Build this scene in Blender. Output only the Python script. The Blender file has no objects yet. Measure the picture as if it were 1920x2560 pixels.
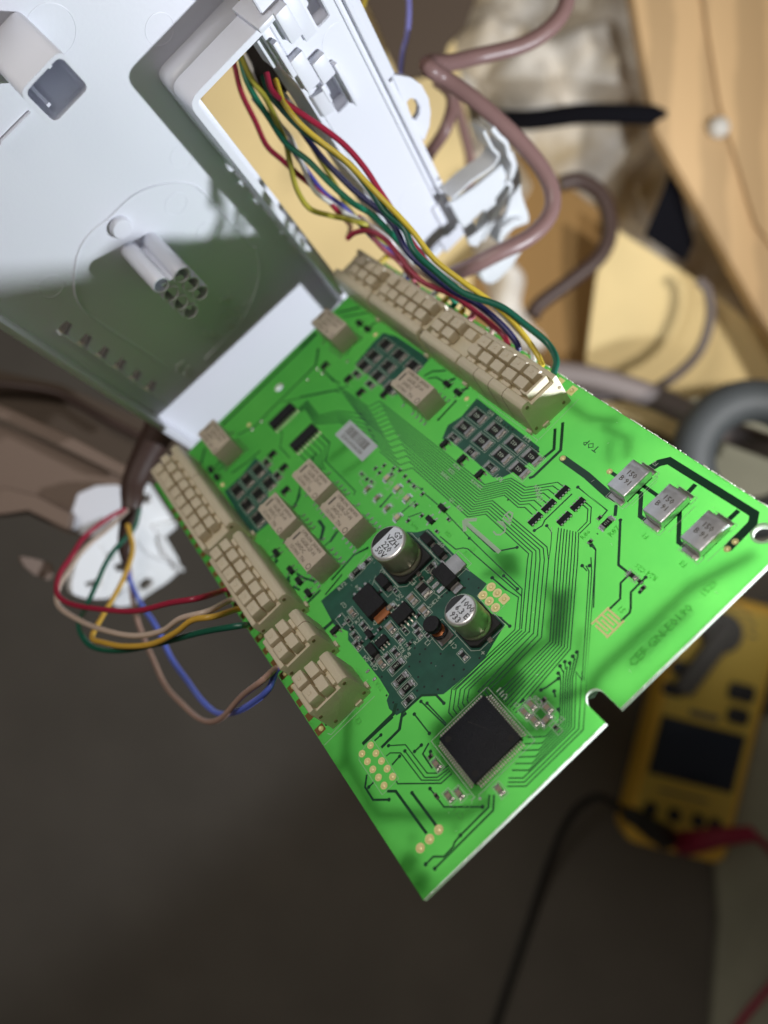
import bpy, bmesh, math, random
from mathutils import Vector, Matrix, noise
random.seed(7)
C = bpy.data.collections.new("scene_objects"); bpy.context.scene.collection.children.link(C)
SC = bpy.context.scene
CAMZ = 0.75                      # camera height over the floor (metres); it looks straight down
FPX, CX, CY = 2200.0, 960.0, 1280.0
# ------------------------------------------------------------------ camera
cam = bpy.data.cameras.new("camera"); camo = bpy.data.objects.new("camera", cam); C.objects.link(camo)
camo.location = (0, 0, CAMZ)
cam.sensor_fit = 'HORIZONTAL'; cam.sensor_width = 36; cam.lens = FPX/1920*36
cam.clip_start = 0.01; cam.clip_end = 20
cam.dof.use_dof = True; cam.dof.focus_distance = 0.205; cam.dof.aperture_fstop = cam.lens/4.1
SC.camera = camo
# ------------------------------------------------------------------ world and lamps
W = bpy.data.worlds.new("World"); SC.world = W; W.use_nodes = True
bg = W.node_tree.nodes['Background']; bg.inputs[0].default_value = (1.0, 0.84, 0.66, 1); bg.inputs[1].default_value = 0.065
LAMP_E = 3.9; LAMP_T = 0.40
SC.view_settings.view_transform = 'Standard'; SC.view_settings.look = 'None'
SC.view_settings.exposure = 0.0; SC.view_settings.gamma = 1.0
SC.cycles.use_denoising = True
SC.cycles.max_bounces = 10; SC.cycles.diffuse_bounces = 6; SC.cycles.transmission_bounces = 6
SC.cycles.sample_clamp_indirect = 6.0; SC.cycles.caustics_reflective = False; SC.cycles.caustics_refractive = False
Wt = Vector((0.0223*0-0.0434, 0, 0))
def add_lamp(name, loc, target, energy, color, radius, ang, blend):
    l = bpy.data.lights.new(name, 'SPOT'); o = bpy.data.objects.new(name, l); C.objects.link(o)
    l.energy = energy; l.color = color; l.shadow_soft_size = radius; l.spot_size = math.radians(ang); l.spot_blend = blend
    o.location = loc; d = Vector(target)-Vector(loc); o.rotation_euler = d.to_track_quat('-Z', 'Y').to_euler()
    return o
lampo = add_lamp("work_lamp", (0.221, -0.034, CAMZ-0.162), (-0.02, 0.09, CAMZ-0.30), LAMP_E, (0.88, 0.93, 1.0), 0.0055, 112, 0.25)
add_lamp("background_fill", (0.44, -0.04, CAMZ+0.08), (0.27, 0.30, 0.10), 11.5, (1.0, 0.96, 0.90), 0.03, 66, 0.6)  # added spot that brightens the background, no visible source
al = bpy.data.lights.new("room_lamp", 'AREA'); ao = bpy.data.objects.new("room_lamp", al); C.objects.link(ao)
al.shape = 'DISK'; al.size = 0.30; al.energy = 3.3; al.color = (1.0, 0.94, 0.86)
ao.location = (-0.33, 0.33, CAMZ+0.50); ao.rotation_euler = (Vector((0.01, 0.0, CAMZ-0.22))-ao.location).to_track_quat('-Z', 'Y').to_euler()
# ------------------------------------------------------------------ frames
def ray(u, v): return Vector(((u-CX)/FPX, -(v-CY)/FPX, -1.0))
def at(u, v, Z): return Vector(((u-CX)/FPX*Z, -(v-CY)/FPX*Z, CAMZ-Z))
EYE = Vector((0, 0, CAMZ))
ex = Vector((0.71642, 0.69767, 0.0017)).normalized()
ey = Vector((-0.50217, 0.51733, -0.69295)); ey = (ey-ex*ex.dot(ey)).normalized(); en = ex.cross(ey)
BO = EYE+Vector((0.0078347, -0.0775463, -0.1758777)); BL = 0.16725; BW = 0.106
hd = Vector((877., -704., -2200.)).normalized(); hu = -hd
he = Vector((.716, .697, -(.716*hu.x+.697*hu.y)/hu.z)).normalized(); hm = he.cross(hu)
HSC = 0.3245/0.305      # the housing sits a little beyond the far board edge
HO = EYE+ray(670, 935)*0.305*HSC
def BP(u, v, h=0.0):            # photo point on the board plane raised h mm -> board mm
    r = ray(u, v); t = ((BO-EYE).dot(en)+h/1000)/r.dot(en); p = EYE+r*t-BO
    return (p.dot(ex)*1000, p.dot(ey)*1000)
def HP(u, v, h=0.0):
    r = ray(u, v); t = ((HO-EYE).dot(hm)+h*HSC/1000)/r.dot(hm); p = EYE+r*t-HO
    return (p.dot(he)*1000/HSC, p.dot(hu)*1000/HSC)
def frame(o, x, y, z):
    m = Matrix.Identity(4)
    for i, a in enumerate((x, y, z)):
        for k in range(3): m[k][i] = a[k]
    m.translation = o; return m
MBOARD = frame(BO, ex, ey, en); MHOUSE = frame(HO, he, hu, hm) @ Matrix.Scale(HSC, 4)
def reg(ox, oy, s): return lambda x, y: (ox+x/s, oy+y/s)
A = reg(750,1050,4.1475); B = reg(780,1350,3.318); CC = reg(1000,1650,3.318); D = reg(1100,1100,4.1475); E = reg(1450,1050,3.53)
F = reg(1200,1400,3.318); G = reg(1000,1250,4.1475); H = reg(450,750,4.1475); I = reg(750,600,3.318); J = reg(1050,600,3.318)
K = reg(350,1000,3.318); L = reg(500,1400,3.318); M = reg(850,1780,4.1475); N = reg(1050,950,4.1475); O = reg(1500,1400,3.95)
T = reg(0,0,2.592); U = reg(0,500,2.592); V = reg(500,0,2.592); X = reg(1000,0,2.592); Y = reg(0,1000,2.37); Q1 = reg(1200,0,2.011); Q2 = reg(1200,1400,1.907)
# ------------------------------------------------------------------ materials
MATS = {}
def mat(name, col, rough=0.5, metal=0.0, spec=0.5, noise_s=0, noise_a=0.0, bump=0.0, bump_s=0, sss=0.0, coat=0.0, trans=0.0, tcol=None, col2=None, wave=None):
    m = bpy.data.materials.new(name); m.use_nodes = True; nt = m.node_tree; b = nt.nodes['Principled BSDF']
    b.inputs['Base Color'].default_value = (*col, 1); b.inputs['Roughness'].default_value = rough; b.inputs['Metallic'].default_value = metal
    b.inputs['Specular IOR Level'].default_value = spec; b.inputs['Coat Weight'].default_value = coat; b.inputs['Coat Roughness'].default_value = 0.15
    if noise_s or bump_s:
        tc = nt.nodes.new('ShaderNodeTexCoord')
    if noise_s:
        if wave:
            n = nt.nodes.new('ShaderNodeTexWave'); n.inputs['Scale'].default_value = noise_s; n.inputs['Distortion'].default_value = wave; n.inputs['Detail'].default_value = 3; n.inputs['Detail Scale'].default_value = 2
        else:
            n = nt.nodes.new('ShaderNodeTexNoise'); n.inputs['Scale'].default_value = noise_s; n.inputs['Detail'].default_value = 6
        nt.links.new(tc.outputs['Object'], n.inputs['Vector'])
        mx = nt.nodes.new('ShaderNodeMix'); mx.data_type = 'RGBA'
        c2 = col2 or tuple(max(0, c*(1-noise_a)) for c in col)
        mx.inputs['A'].default_value = (*col, 1); mx.inputs['B'].default_value = (*c2, 1)
        rp = nt.nodes.new('ShaderNodeMapRange'); rp.inputs['From Min'].default_value = 0.35; rp.inputs['From Max'].default_value = 0.65
        nt.links.new(n.outputs[1 if wave else 0], rp.inputs['Value']); nt.links.new(rp.outputs[0], mx.inputs['Factor']); nt.links.new(mx.outputs['Result'], b.inputs['Base Color'])
    if bump_s:
        n2 = nt.nodes.new('ShaderNodeTexNoise'); n2.inputs['Scale'].default_value = bump_s; n2.inputs['Detail'].default_value = 4
        bp = nt.nodes.new('ShaderNodeBump'); bp.inputs['Strength'].default_value = bump; bp.inputs['Distance'].default_value = 0.0003
        nt.links.new(tc.outputs['Object'], n2.inputs['Vector']); nt.links.new(n2.outputs[0], bp.inputs['Height']); nt.links.new(bp.outputs[0], b.inputs['Normal'])
    if trans > 0:
        t = nt.nodes.new('ShaderNodeBsdfTranslucent'); t.inputs[0].default_value = (*(tcol or col), 1)
        ms = nt.nodes.new('ShaderNodeMixShader'); ms.inputs[0].default_value = trans
        nt.links.new(b.outputs[0], ms.inputs[1]); nt.links.new(t.outputs[0], ms.inputs[2]); nt.links.new(ms.outputs[0], nt.nodes['Material Output'].inputs[0])
    MATS[name] = m; return m
mat('mask', (0.03, 0.24, 0.03), 0.32, trans=0.78, tcol=(0.20, 0.82, 0.15), bump=0.10, bump_s=900)
mat('laminate', (0.75, 0.8, 0.6), 0.6, trans=0.9, tcol=(0.92, 0.95, 0.85))
mat('core', (0.85, 0.88, 0.80), 0.7, trans=0.4, tcol=(0.95, 0.98, 0.9))
mat('copper_mask', (0.004, 0.050, 0.022), 0.35, coat=0.2)
mat('pour', (0.018, 0.105, 0.068), 0.38, noise_s=220, noise_a=0.25, bump=0.15, bump_s=500)
mat('back_copper', (0.02, 0.06, 0.03), 0.5)
mat('gold', (1.0, 0.86, 0.42), 0.2, metal=0.1)
mat('gold_matte', (1.0, 0.90, 0.42), 0.45, metal=0.0)
mat('bronze_pad', (0.26, 0.13, 0.05), 0.45, metal=0.5)
mat('solder', (0.80, 0.79, 0.76), 0.25, metal=1.0, bump=0.6, bump_s=1500)
mat('tin', (0.56, 0.53, 0.50), 0.30, metal=1.0, noise_s=350, noise_a=0.22, bump=0.5, bump_s=700)
mat('can_metal', (0.80, 0.81, 0.83), 0.34, metal=0.85, noise_s=420, noise_a=0.15, bump=0.5, bump_s=500)
mat('aluminium', (0.86, 0.86, 0.87), 0.38, metal=0.75, bump=0.3, bump_s=900)
mat('sleeve', (0.40, 0.38, 0.29), 0.36, metal=0.45)
mat('black', (0.013, 0.013, 0.016), 0.55, spec=0.3, bump=0.5, bump_s=2500)
mat('chip_black', (0.011, 0.012, 0.017), 0.5, spec=0.25, noise_s=90, noise_a=0.25, bump=0.6, bump_s=3500)
mat('rubber', (0.012, 0.012, 0.013), 0.6)
mat('resist', (0.014, 0.013, 0.013), 0.45, spec=0.3)
mat('ceramic', (0.30, 0.24, 0.18), 0.5)
mat('led', (0.62, 0.52, 0.36), 0.35)
mat('silk', (0.42, 0.50, 0.42), 0.7)
mat('silk_faint', (0.16, 0.40, 0.14), 0.7, trans=0.66, tcol=(0.17, 0.66, 0.14))
mat('pin_tin', (0.66, 0.62, 0.55), 0.3, metal=0.6)
mat('white_ink', (0.55, 0.62, 0.55), 0.7, trans=0.25, tcol=(0.5, 0.7, 0.5))
mat('ink_black', (0.012, 0.012, 0.014), 0.6)
mat('ink_grey', (0.10, 0.085, 0.07), 0.6)
mat('ink_brown', (0.13, 0.10, 0.075), 0.6)
mat('ivory', (0.80, 0.71, 0.54), 0.42, trans=0.22, tcol=(0.78, 0.70, 0.42), noise_s=60, noise_a=0.08, bump=0.3, bump_s=1400)
mat('ivory_gap', (0.24, 0.17, 0.09), 0.6)
mat('relay', (0.56, 0.48, 0.38), 0.45, noise_s=80, noise_a=0.08, bump=0.4, bump_s=1600)
mat('sticker', (0.50, 0.54, 0.58), 0.5)
mat('cu_wire', (0.55, 0.20, 0.08), 0.35, metal=0.7)
mat('abs_white', (0.76, 0.77, 0.83), 0.38, noise_s=12, noise_a=0.03, bump=0.10, bump_s=900)
mat('abs_clip', (0.87, 0.89, 0.91), 0.35, trans=0.25, tcol=(0.9, 0.93, 0.95), bump=0.10, bump_s=900)
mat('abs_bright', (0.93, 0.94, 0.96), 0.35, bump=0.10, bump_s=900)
mat('abs_hole_shade', (0.20, 0.15, 0.09), 0.6)  # white plastic at the tube bottoms, shade put into the colour
mat('residue', (0.85, 0.86, 0.84), 0.3, trans=0.3)
for n_, c_ in dict(red=(0.34,0.018,0.05), yellow=(0.62,0.46,0.05), olive=(0.42,0.38,0.05), green=(0.010,0.20,0.11), darkgreen=(0.008,0.10,0.06), white=(0.74,0.73,0.70), blue=(0.10,0.10,0.46), navy=(0.018,0.018,0.10), brown=(0.055,0.028,0.018), black=(0.012,0.010,0.010), cream=(0.56,0.44,0.36), pink=(0.55,0.14,0.20), tan=(0.42,0.27,0.22), brightblue=(0.12,0.18,0.72), amber=(0.60,0.36,0.05), mauve=(0.22,0.14,0.17), violet=(0.24,0.24,0.62)).items():
    mat('w_'+n_, c_, 0.36, bump=0.25, bump_s=600)
mat('cable_brown', (0.245, 0.145, 0.135), 0.36, bump=0.35, bump_s=500, noise_s=40, noise_a=0.1)
mat('cable_dark', (0.055, 0.030, 0.024), 0.5)
mat('carpet', (0.135, 0.121, 0.104), 0.95, noise_s=14, noise_a=0.12, bump=1.0, bump_s=900)
mat('concrete', (0.36, 0.36, 0.28), 0.9, noise_s=9, noise_a=0.25, bump=0.6, bump_s=200)
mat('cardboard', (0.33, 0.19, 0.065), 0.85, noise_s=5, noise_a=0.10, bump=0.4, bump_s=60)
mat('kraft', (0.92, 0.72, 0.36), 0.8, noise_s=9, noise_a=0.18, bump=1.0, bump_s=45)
mat('timber', (0.72, 0.49, 0.26), 0.7, noise_s=9, noise_a=0.22, wave=1.5, bump=0.3, bump_s=150)
mat('wool', (0.92, 0.90, 0.86), 0.95, noise_s=13, col2=(0.50, 0.38, 0.20), bump=1.0, bump_s=120)
mat('strap', (0.007, 0.007, 0.010), 1.0, spec=0.1)
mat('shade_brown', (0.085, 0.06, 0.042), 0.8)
mat('abs_shade_brown', (0.21, 0.145, 0.11), 0.6, noise_s=5, noise_a=0.08)  # white plastic with its dim warm shade put into the colour
mat('void', (0.012, 0.008, 0.006), 0.9)
mat('meter_yellow', (0.88, 0.54, 0.07), 0.55, bump=0.2, bump_s=500)
mat('meter_face', (0.74, 0.54, 0.10), 0.6)
mat('meter_grey', (0.10, 0.10, 0.10), 0.6)
mat('meter_dark', (0.028, 0.030, 0.036), 0.55)
mat('lcd', (0.010, 0.020, 0.045), 0.3)
mat('lead_black', (0.012, 0.012, 0.012), 0.5)
mat('lead_red', (0.30, 0.012, 0.05), 0.5)
mat('ring_grey', (0.045, 0.050, 0.052), 0.6)
mat('hose_grey', (0.20, 0.165, 0.155), 0.6)
def mottle(mname, c1, c2, sc):
    nt = MATS[mname].node_tree; t = next(n for n in nt.nodes if n.type == 'BSDF_TRANSLUCENT')
    tc = nt.nodes.new('ShaderNodeTexCoord'); n = nt.nodes.new('ShaderNodeTexNoise'); n.inputs['Scale'].default_value = sc; n.inputs['Detail'].default_value = 5
    mx = nt.nodes.new('ShaderNodeMix'); mx.data_type = 'RGBA'; mx.inputs['A'].default_value = (*c1, 1); mx.inputs['B'].default_value = (*c2, 1)
    rp = nt.nodes.new('ShaderNodeMapRange'); rp.inputs['From Min'].default_value = .3; rp.inputs['From Max'].default_value = .7
    nt.links.new(tc.outputs['Object'], n.inputs['Vector']); nt.links.new(n.outputs[0], rp.inputs['Value']); nt.links.new(rp.outputs[0], mx.inputs['Factor']); nt.links.new(mx.outputs['Result'], t.inputs[0])
mottle('mask', (0.22, 0.86, 0.16), (0.15, 0.70, 0.13), 38)
# ------------------------------------------------------------------ mesh builder
class MB:
    def __init__(s): s.v = []; s.f = []; s.m = []
    def face(s, pts, m=0):
        b = len(s.v); s.v += [tuple(p) for p in pts]; s.f.append(list(range(b, b+len(pts)))); s.m.append(m); return s
    def prism(s, poly, z0, z1, m=0, mside=None, taper=0.0):
        ar = sum(poly[i][0]*poly[(i+1)%len(poly)][1]-poly[(i+1)%len(poly)][0]*poly[i][1] for i in range(len(poly)))
        if ar < 0: poly = poly[::-1]
        n = len(poly); b = len(s.v)
        cx = sum(p[0] for p in poly)/n; cy = sum(p[1] for p in poly)/n
        s.v += [(x, y, z0) for x, y in poly]+[(cx+(x-cx)*(1-taper), cy+(y-cy)*(1-taper), z1) for x, y in poly]
        s.f.append(list(range(b+n-1, b-1, -1))); s.m.append(m); s.f.append(list(range(b+n, b+2*n))); s.m.append(m)
        for i in range(n):
            j = (i+1) % n; s.f.append([b+i, b+j, b+n+j, b+n+i]); s.m.append(m if mside is None else mside)
        return s
    def box(s, x0, x1, y0, y1, z0, z1, m=0, taper=0.0): return s.prism([(x0,y0),(x1,y0),(x1,y1),(x0,y1)], z0, z1, m, taper=taper)
    def cyl(s, x, y, z0, z1, r, n=20, m=0, r2=None, mside=None):
        r2 = r if r2 is None else r2; b = len(s.v)
        s.v += [(x+r*math.cos(2*math.pi*i/n), y+r*math.sin(2*math.pi*i/n), z0) for i in range(n)]+[(x+r2*math.cos(2*math.pi*i/n), y+r2*math.sin(2*math.pi*i/n), z1) for i in range(n)]
        s.f.append(list(range(b+n-1, b-1, -1))); s.m.append(m); s.f.append(list(range(b+n, b+2*n))); s.m.append(m)
        for i in range(n):
            j = (i+1) % n; s.f.append([b+i, b+j, b+n+j, b+n+i]); s.m.append(m if mside is None else mside)
        return s
    def lathe(s, prof, n=32, m=0, cx=0, cy=0, ms=None, sq=1.0):   # prof [(r,z)...]
        b = len(s.v); k = len(prof)
        for r, z in prof:
            s.v += [(cx+r*math.cos(2*math.pi*i/n), cy+r*sq*math.sin(2*math.pi*i/n), z) for i in range(n)]
        for a in range(k-1):
            for i in range(n):
                j = (i+1) % n; s.f.append([b+a*n+i, b+a*n+j, b+(a+1)*n+j, b+(a+1)*n+i]); s.m.append(ms[a] if ms else m)
        s.f.append(list(range(b+(k-1)*n, b+k*n))); s.m.append(ms[-1] if ms else m)
        return s
    def extr(s, prof, a0, a1, m=0, axis='y'):   # profile (x,z) extruded along y
        ar = sum(prof[i][0]*prof[(i+1)%len(prof)][1]-prof[(i+1)%len(prof)][0]*prof[i][1] for i in range(len(prof)))
        if ar > 0: prof = prof[::-1]
        n = len(prof); b = len(s.v)
        s.v += [(x, a0, z) for x, z in prof]+[(x, a1, z) for x, z in prof]
        s.f.append(list(range(b+n-1, b-1, -1))); s.m.append(m); s.f.append(list(range(b+n, b+2*n))); s.m.append(m)
        for i in range(n):
            j = (i+1) % n; s.f.append([b+i, b+j, b+n+j, b+n+i]); s.m.append(m)
        return s
    def tube(s, pts, r, n=10, m=0, flat=1.0):
        pts = [Vector(p) for p in pts]; b = len(s.v); up = None
        for i, p in enumerate(pts):
            t = (pts[min(i+1, len(pts)-1)]-pts[max(i-1, 0)]).normalized()
            if up is None:
                up = t.orthogonal().normalized()
            up = (up-t*up.dot(t)).normalized(); sd = t.cross(up)
            rr = r[i] if isinstance(r, (list, tuple)) else r
            for k in range(n):
                a = 2*math.pi*k/n; s.v.append(tuple(p+up*math.cos(a)*rr*flat+sd*math.sin(a)*rr))
        for i in range(len(pts)-1):
            for k in range(n):
                j = (k+1) % n; s.f.append([b+i*n+k, b+i*n+j, b+(i+1)*n+j, b+(i+1)*n+k]); s.m.append(m)
        s.f.append(list(range(b+n-1, b-1, -1))); s.m.append(m); e = b+(len(pts)-1)*n; s.f.append(list(range(e, e+n))); s.m.append(m)
        return s
    def ribbon(s, pts, w, z, m=0, closed=False):   # flat strip, mitred
        p = [Vector((a[0], a[1])) for a in pts]; n = len(p)
        L_, R_ = [], []
        for i in range(n):
            if closed: a, c = p[(i-1) % n], p[(i+1) % n]
            else: a, c = p[max(i-1, 0)], p[min(i+1, n-1)]
            d1 = (p[i]-a); d2 = (c-p[i])
            if d1.length < 1e-9: d1 = d2
            if d2.length < 1e-9: d2 = d1
            d1 = d1.normalized(); d2 = d2.normalized(); t = (d1+d2)
            t = t.normalized() if t.length > 1e-6 else d1
            nn = Vector((-t.y, t.x)); k = max(0.5, nn.dot(Vector((-d1.y, d1.x))))
            L_.append(p[i]+nn*(w/2/k)); R_.append(p[i]-nn*(w/2/k))
        b = len(s.v); s.v += [(q.x, q.y, z) for q in L_]+[(q.x, q.y, z) for q in R_]
        for i in range(n if closed else n-1):
            j = (i+1) % n; s.f.append([b+i, b+n+i, b+n+j, b+j]); s.m.append(m)
        return s
    def disc(s, x, y, z, r, n=14, m=0):
        b = len(s.v); s.v += [(x+r*math.cos(2*math.pi*i/n), y+r*math.sin(2*math.pi*i/n), z) for i in range(n)]; s.f.append(list(range(b, b+n))); s.m.append(m); return s
    def mesh(s, name, mats, smooth=False, bevel=0.0, seg=2, scale=0.001):
        me = bpy.data.meshes.new(name)
        me.from_pydata([tuple(c*scale for c in v) for v in s.v], [], s.f)
        for q in ([mats] if isinstance(mats, str) else mats): me.materials.append(MATS[q])
        me.polygons.foreach_set('material_index', s.m)
        if bevel:
            bm = bmesh.new(); bm.from_mesh(me)
            bmesh.ops.remove_doubles(bm, verts=bm.verts, dist=1e-7)
            ed = [e for e in bm.edges if len(e.link_faces) == 2 and e.calc_face_angle(0) > 0.6]
            bmesh.ops.bevel(bm, geom=ed, offset=bevel*scale, segments=seg, affect='EDGES', profile=0.6, clamp_overlap=True)
            bm.to_mesh(me); bm.free()
        if smooth or bevel:
            me.polygons.foreach_set('use_smooth', [True]*len(me.polygons))
            try: me.set_sharp_from_angle(angle=math.radians(38))
            except Exception: pass
        me.update(); return me
def obj(name, me, parent=None, loc=(0,0,0), rz=0.0, label=None, kind=None, mm=True):
    o = bpy.data.objects.new(name, me); C.objects.link(o)
    s = 0.001 if mm else 1.0
    o.location = tuple(c*s for c in loc); o.rotation_euler = (0, 0, rz)
    if parent: o.parent = parent
    if label: o['label'] = label
    if kind: o['kind'] = kind
    return o
def tag(o, label, cat, group=None, kind=None):
    if kind: o['kind'] = kind
    if label: o['label'] = label
    if cat: o['category'] = cat
    if group: o['group'] = group
    return o
def empty(name, mtx, label, cat, group=None):
    o = bpy.data.objects.new(name, None); C.objects.link(o); o.matrix_world = mtx; o.empty_display_size = 0.01
    return tag(o, label, cat, group)
def plate_mesh(name, outer, holes, z0, z1, mats, bevel=0.0, scale=0.001):
    """flat plate with holes; mats = (top, bottom, side) names or one"""
    cu = bpy.data.curves.new(name, 'CURVE'); cu.dimensions = '2D'; cu.fill_mode = 'BOTH'
    for poly in [outer]+holes:
        sp = cu.splines.new('POLY'); sp.points.add(len(poly)-1)
        for i, (x, y) in enumerate(poly): sp.points[i].co = (x*scale, y*scale, 0, 1)
        sp.use_cyclic_u = True
    cu.extrude = (z1-z0)*scale/2; cu.bevel_depth = 0
    o = bpy.data.objects.new(name, cu); C.objects.link(o)
    dg = bpy.context.evaluated_depsgraph_get(); me = bpy.data.meshes.new_from_object(o.evaluated_get(dg))
    bpy.data.objects.remove(o); bpy.data.curves.remove(cu)
    me.name = name; me.transform(Matrix.Translation((0, 0, (z0+z1)*scale/2)))
    bm = bmesh.new(); bm.from_mesh(me); bmesh.ops.remove_doubles(bm, verts=bm.verts, dist=1e-8); bmesh.ops.recalc_face_normals(bm, faces=bm.faces)
    if bevel:
        ed = [e for e in bm.edges if len(e.link_faces) == 2 and e.calc_face_angle(0) > 1.2 and abs(e.verts[0].co.z-e.verts[1].co.z) < 1e-7]
        bmesh.ops.bevel(bm, geom=ed, offset=bevel*scale, segments=2, affect='EDGES', clamp_overlap=True)
    bm.to_mesh(me); bm.free()
    me.materials.clear()
    mats = [mats] if isinstance(mats, str) else mats
    for q in mats: me.materials.append(MATS[q])
    for p in me.polygons:
        p.material_index = 0 if len(mats) == 1 or p.normal.z > 0.5 else (1 if p.normal.z < -0.5 else 2)
        if bevel: p.use_smooth = True
    if bevel:
        try: me.set_sharp_from_angle(angle=math.radians(38))
        except Exception: pass
    return me
def circ(x, y, r, n=20, ry=None, a0=0.0): return [(x+r*math.cos(a0+2*math.pi*i/n), y+(ry or r)*math.sin(a0+2*math.pi*i/n)) for i in range(n)]
def smooth_path(pts, k=8):
    pts = [Vector(p) for p in pts]; P = [pts[0]*2-pts[1]]+pts+[pts[-1]*2-pts[-2]]; out = []
    for i in range(1, len(P)-2):
        p0, p1, p2, p3 = P[i-1:i+3]
        for j in range(k):
            t = j/k; out.append(0.5*((2*p1)+(p2-p0)*t+(2*p0-5*p1+4*p2-p3)*t*t+(3*p1-p0-3*p2+p3)*t**3))
    out.append(pts[-1]); return out
_TX = {}
def text(name, body, parent, loc, size, matn, rz=0.0, align='CENTER', sx=1.0):
    key = (body, size, matn, align, sx)
    if key not in _TX:
        cu = bpy.data.curves.new(name, 'FONT'); cu.body = body; cu.size = size*0.001; cu.align_x = align; cu.align_y = 'CENTER'; cu.resolution_u = 1; cu.offset = size*0.001*0.010
        t = bpy.data.objects.new(name, cu); C.objects.link(t)
        me = bpy.data.meshes.new_from_object(t.evaluated_get(bpy.context.evaluated_depsgraph_get()))
        bpy.data.objects.remove(t); bpy.data.curves.remove(cu)
        me.transform(Matrix.Diagonal((sx, 1, 1, 1))); me.name = name; me.materials.clear(); me.materials.append(MATS[matn]); _TX[key] = me
    return obj(name, _TX[key], parent, loc, rz)
#@@BOARD
# ================================================================== circuit board
board = empty("circuit_board", MBOARD, "glowing green circuit board with beige terminal blocks, seven relays and a square black chip", "circuit board")
n_ = 10
notch = [BP(*F(1145,1240)), BP(*F(1050,1335))]
nx0, nx1 = 50.8, 54.9; nyc = 5.3
outer = [(0,0), (nx0,0)]+[(52.85-2.05*math.cos(math.pi*i/n_), nyc+2.05*math.sin(math.pi*i/n_)) for i in range(n_+1)]+[(nx1,0), (105.2,0), (106,0.8), (106,BL*1000), (0,BL*1000)]
hx, hy = BP(*E(1612,1000))
holes = [circ(hx, hy, 1.9, 24), circ(52.1, 157.7, 1.7, 20)]
obj("board_laminate", plate_mesh("board_laminate", outer, holes, -1.6, 0.0, ('mask','laminate','core')), board)
mb = MB()
rnd = random.Random(3)
for k in range(150):      # frayed fibres along the sawn edges
    t = rnd.random()
    if k % 3: x, y, dx, dy = 106.02, 2+t*110, rnd.uniform(0.08, .35), rnd.uniform(.3, 1.6)
    else: x, y, dx, dy = 2+t*46 if k % 2 else 57+t*46, -0.02, rnd.uniform(.3, 1.4), -rnd.uniform(0.05, .18)
    if dy > 0: mb.box(x-0.05, x+dx, y, y+dy, -0.35, -0.02)
    else: mb.box(x, x+dx, y+dy, y+0.05, -0.30, -0.02)
obj("frayed_edge_fibre", mb.mesh("frayed_edge_fibre", 'core'), board, kind='stuff')
ring = MB()
for i in range(24):
    a0, a1 = 2*math.pi*i/24, 2*math.pi*(i+1)/24
    ring.face([(hx+2.5*math.cos(a0), hy+2.5*math.sin(a0), .03), (hx+2.5*math.cos(a1), hy+2.5*math.sin(a1), .03), (hx+1.9*math.cos(a1), hy+1.9*math.sin(a1), .03), (hx+1.9*math.cos(a0), hy+1.9*math.sin(a0), .03)])
obj("mounting_hole_ring", ring.mesh("mounting_hole_ring", 'white_ink'), board)
def bpts(pts): return [BP(*p) for p in pts]
# --- copper: pours (big dark areas)
pours = [
 [B(75,505),B(330,285),B(470,150),B(560,60),G(60,330),G(180,335),G(300,300),G(560,560),G(730,740),G(900,870),G(800,1000),G(960,1190),G(1060,1215),G(1090,1290),G(1000,1440),G(940,1540),B(1420,1000),B(1380,1030),B(1190,1200),B(1090,1280),B(900,1290),B(800,1400),B(700,1455),B(640,1400),B(620,1330),B(640,1280),B(560,1150),B(440,1000),B(300,830),B(300,760),B(180,700)],
 [N(590,190),N(1240,700),N(1225,760),N(1110,880),N(960,960),N(860,1010),N(760,1010),N(560,830),N(330,640),N(230,610),N(290,470),N(430,380)],
 [I(690,770),I(800,800),I(1075,985),I(1000,1080),I(800,1290),I(640,1180),I(460,1030),I(600,860)],
 [K(955,480),K(1060,560),K(1150,670),K(1060,760),K(1100,1000),K(960,1110),K(900,1090),K(700,760),K(850,620)],
]
for p in pours:
    q = bpts(p)
    obj("copper_pour", MB().prism(q, 0.015, 0.05).mesh("copper_pour", 'pour'), board)
for p in ([[CC(600,110),CC(860,30),CC(1010,160),CC(900,330),CC(760,250),CC(680,270),CC(600,300)],[CC(220,620),CC(420,440),CC(700,250),CC(1110,590),CC(600,1140),CC(280,800)]]):
    obj("copper_pour", MB().prism(bpts(p), 0.010, 0.014).mesh("copper_pour", 'silk_faint'), board) if False else None
# --- copper traces
tr = MB(); ZT = 0.075; WN = 0.27
def via(p, r=0.42): tr.disc(p[0], p[1], ZT+0.012, r, 10)
def trace(pts, w=WN, ends=''):
    q = bpts(pts)
    tr.ribbon(q, w, ZT+rnd.uniform(0, .006))
    if 's' in ends: via(q[0], max(.45, w*.5))
    if 'e' in ends: via(q[-1], max(.45, w*.5))
def bus(n, a, b, w=WN):
    a = bpts(a); b = bpts(b)
    for i in range(n):
        t = i/(n-1); q = [(p[0]*(1-t)+r[0]*t, p[1]*(1-t)+r[1]*t) for p, r in zip(a, b)]
        tr.ribbon(q, w, ZT+0.004*(i % 2))
S = lambda x, y: (x, y)
bus(8, [S(842,963),S(921,1018),S(949,1003),S(1212,1212),S(1278,1196),S(1315,1219),S(1394,1206),D(1290,490)],
       [S(890,1030),S(964,1092),S(989,1082),D(371,645),D(668,573),D(810,700),D(880,700),D(960,775)])
bus(6, [S(900,1042),S(972,1106),S(998,1096),D(357,671),D(545,630),D(1110,1110),F(570,0),F(510,645)],
       [S(950,1128),S(1006,1178),S(1032,1170),D(290,800),D(475,770),D(920,1180),F(395,0),F(345,575)])
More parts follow.
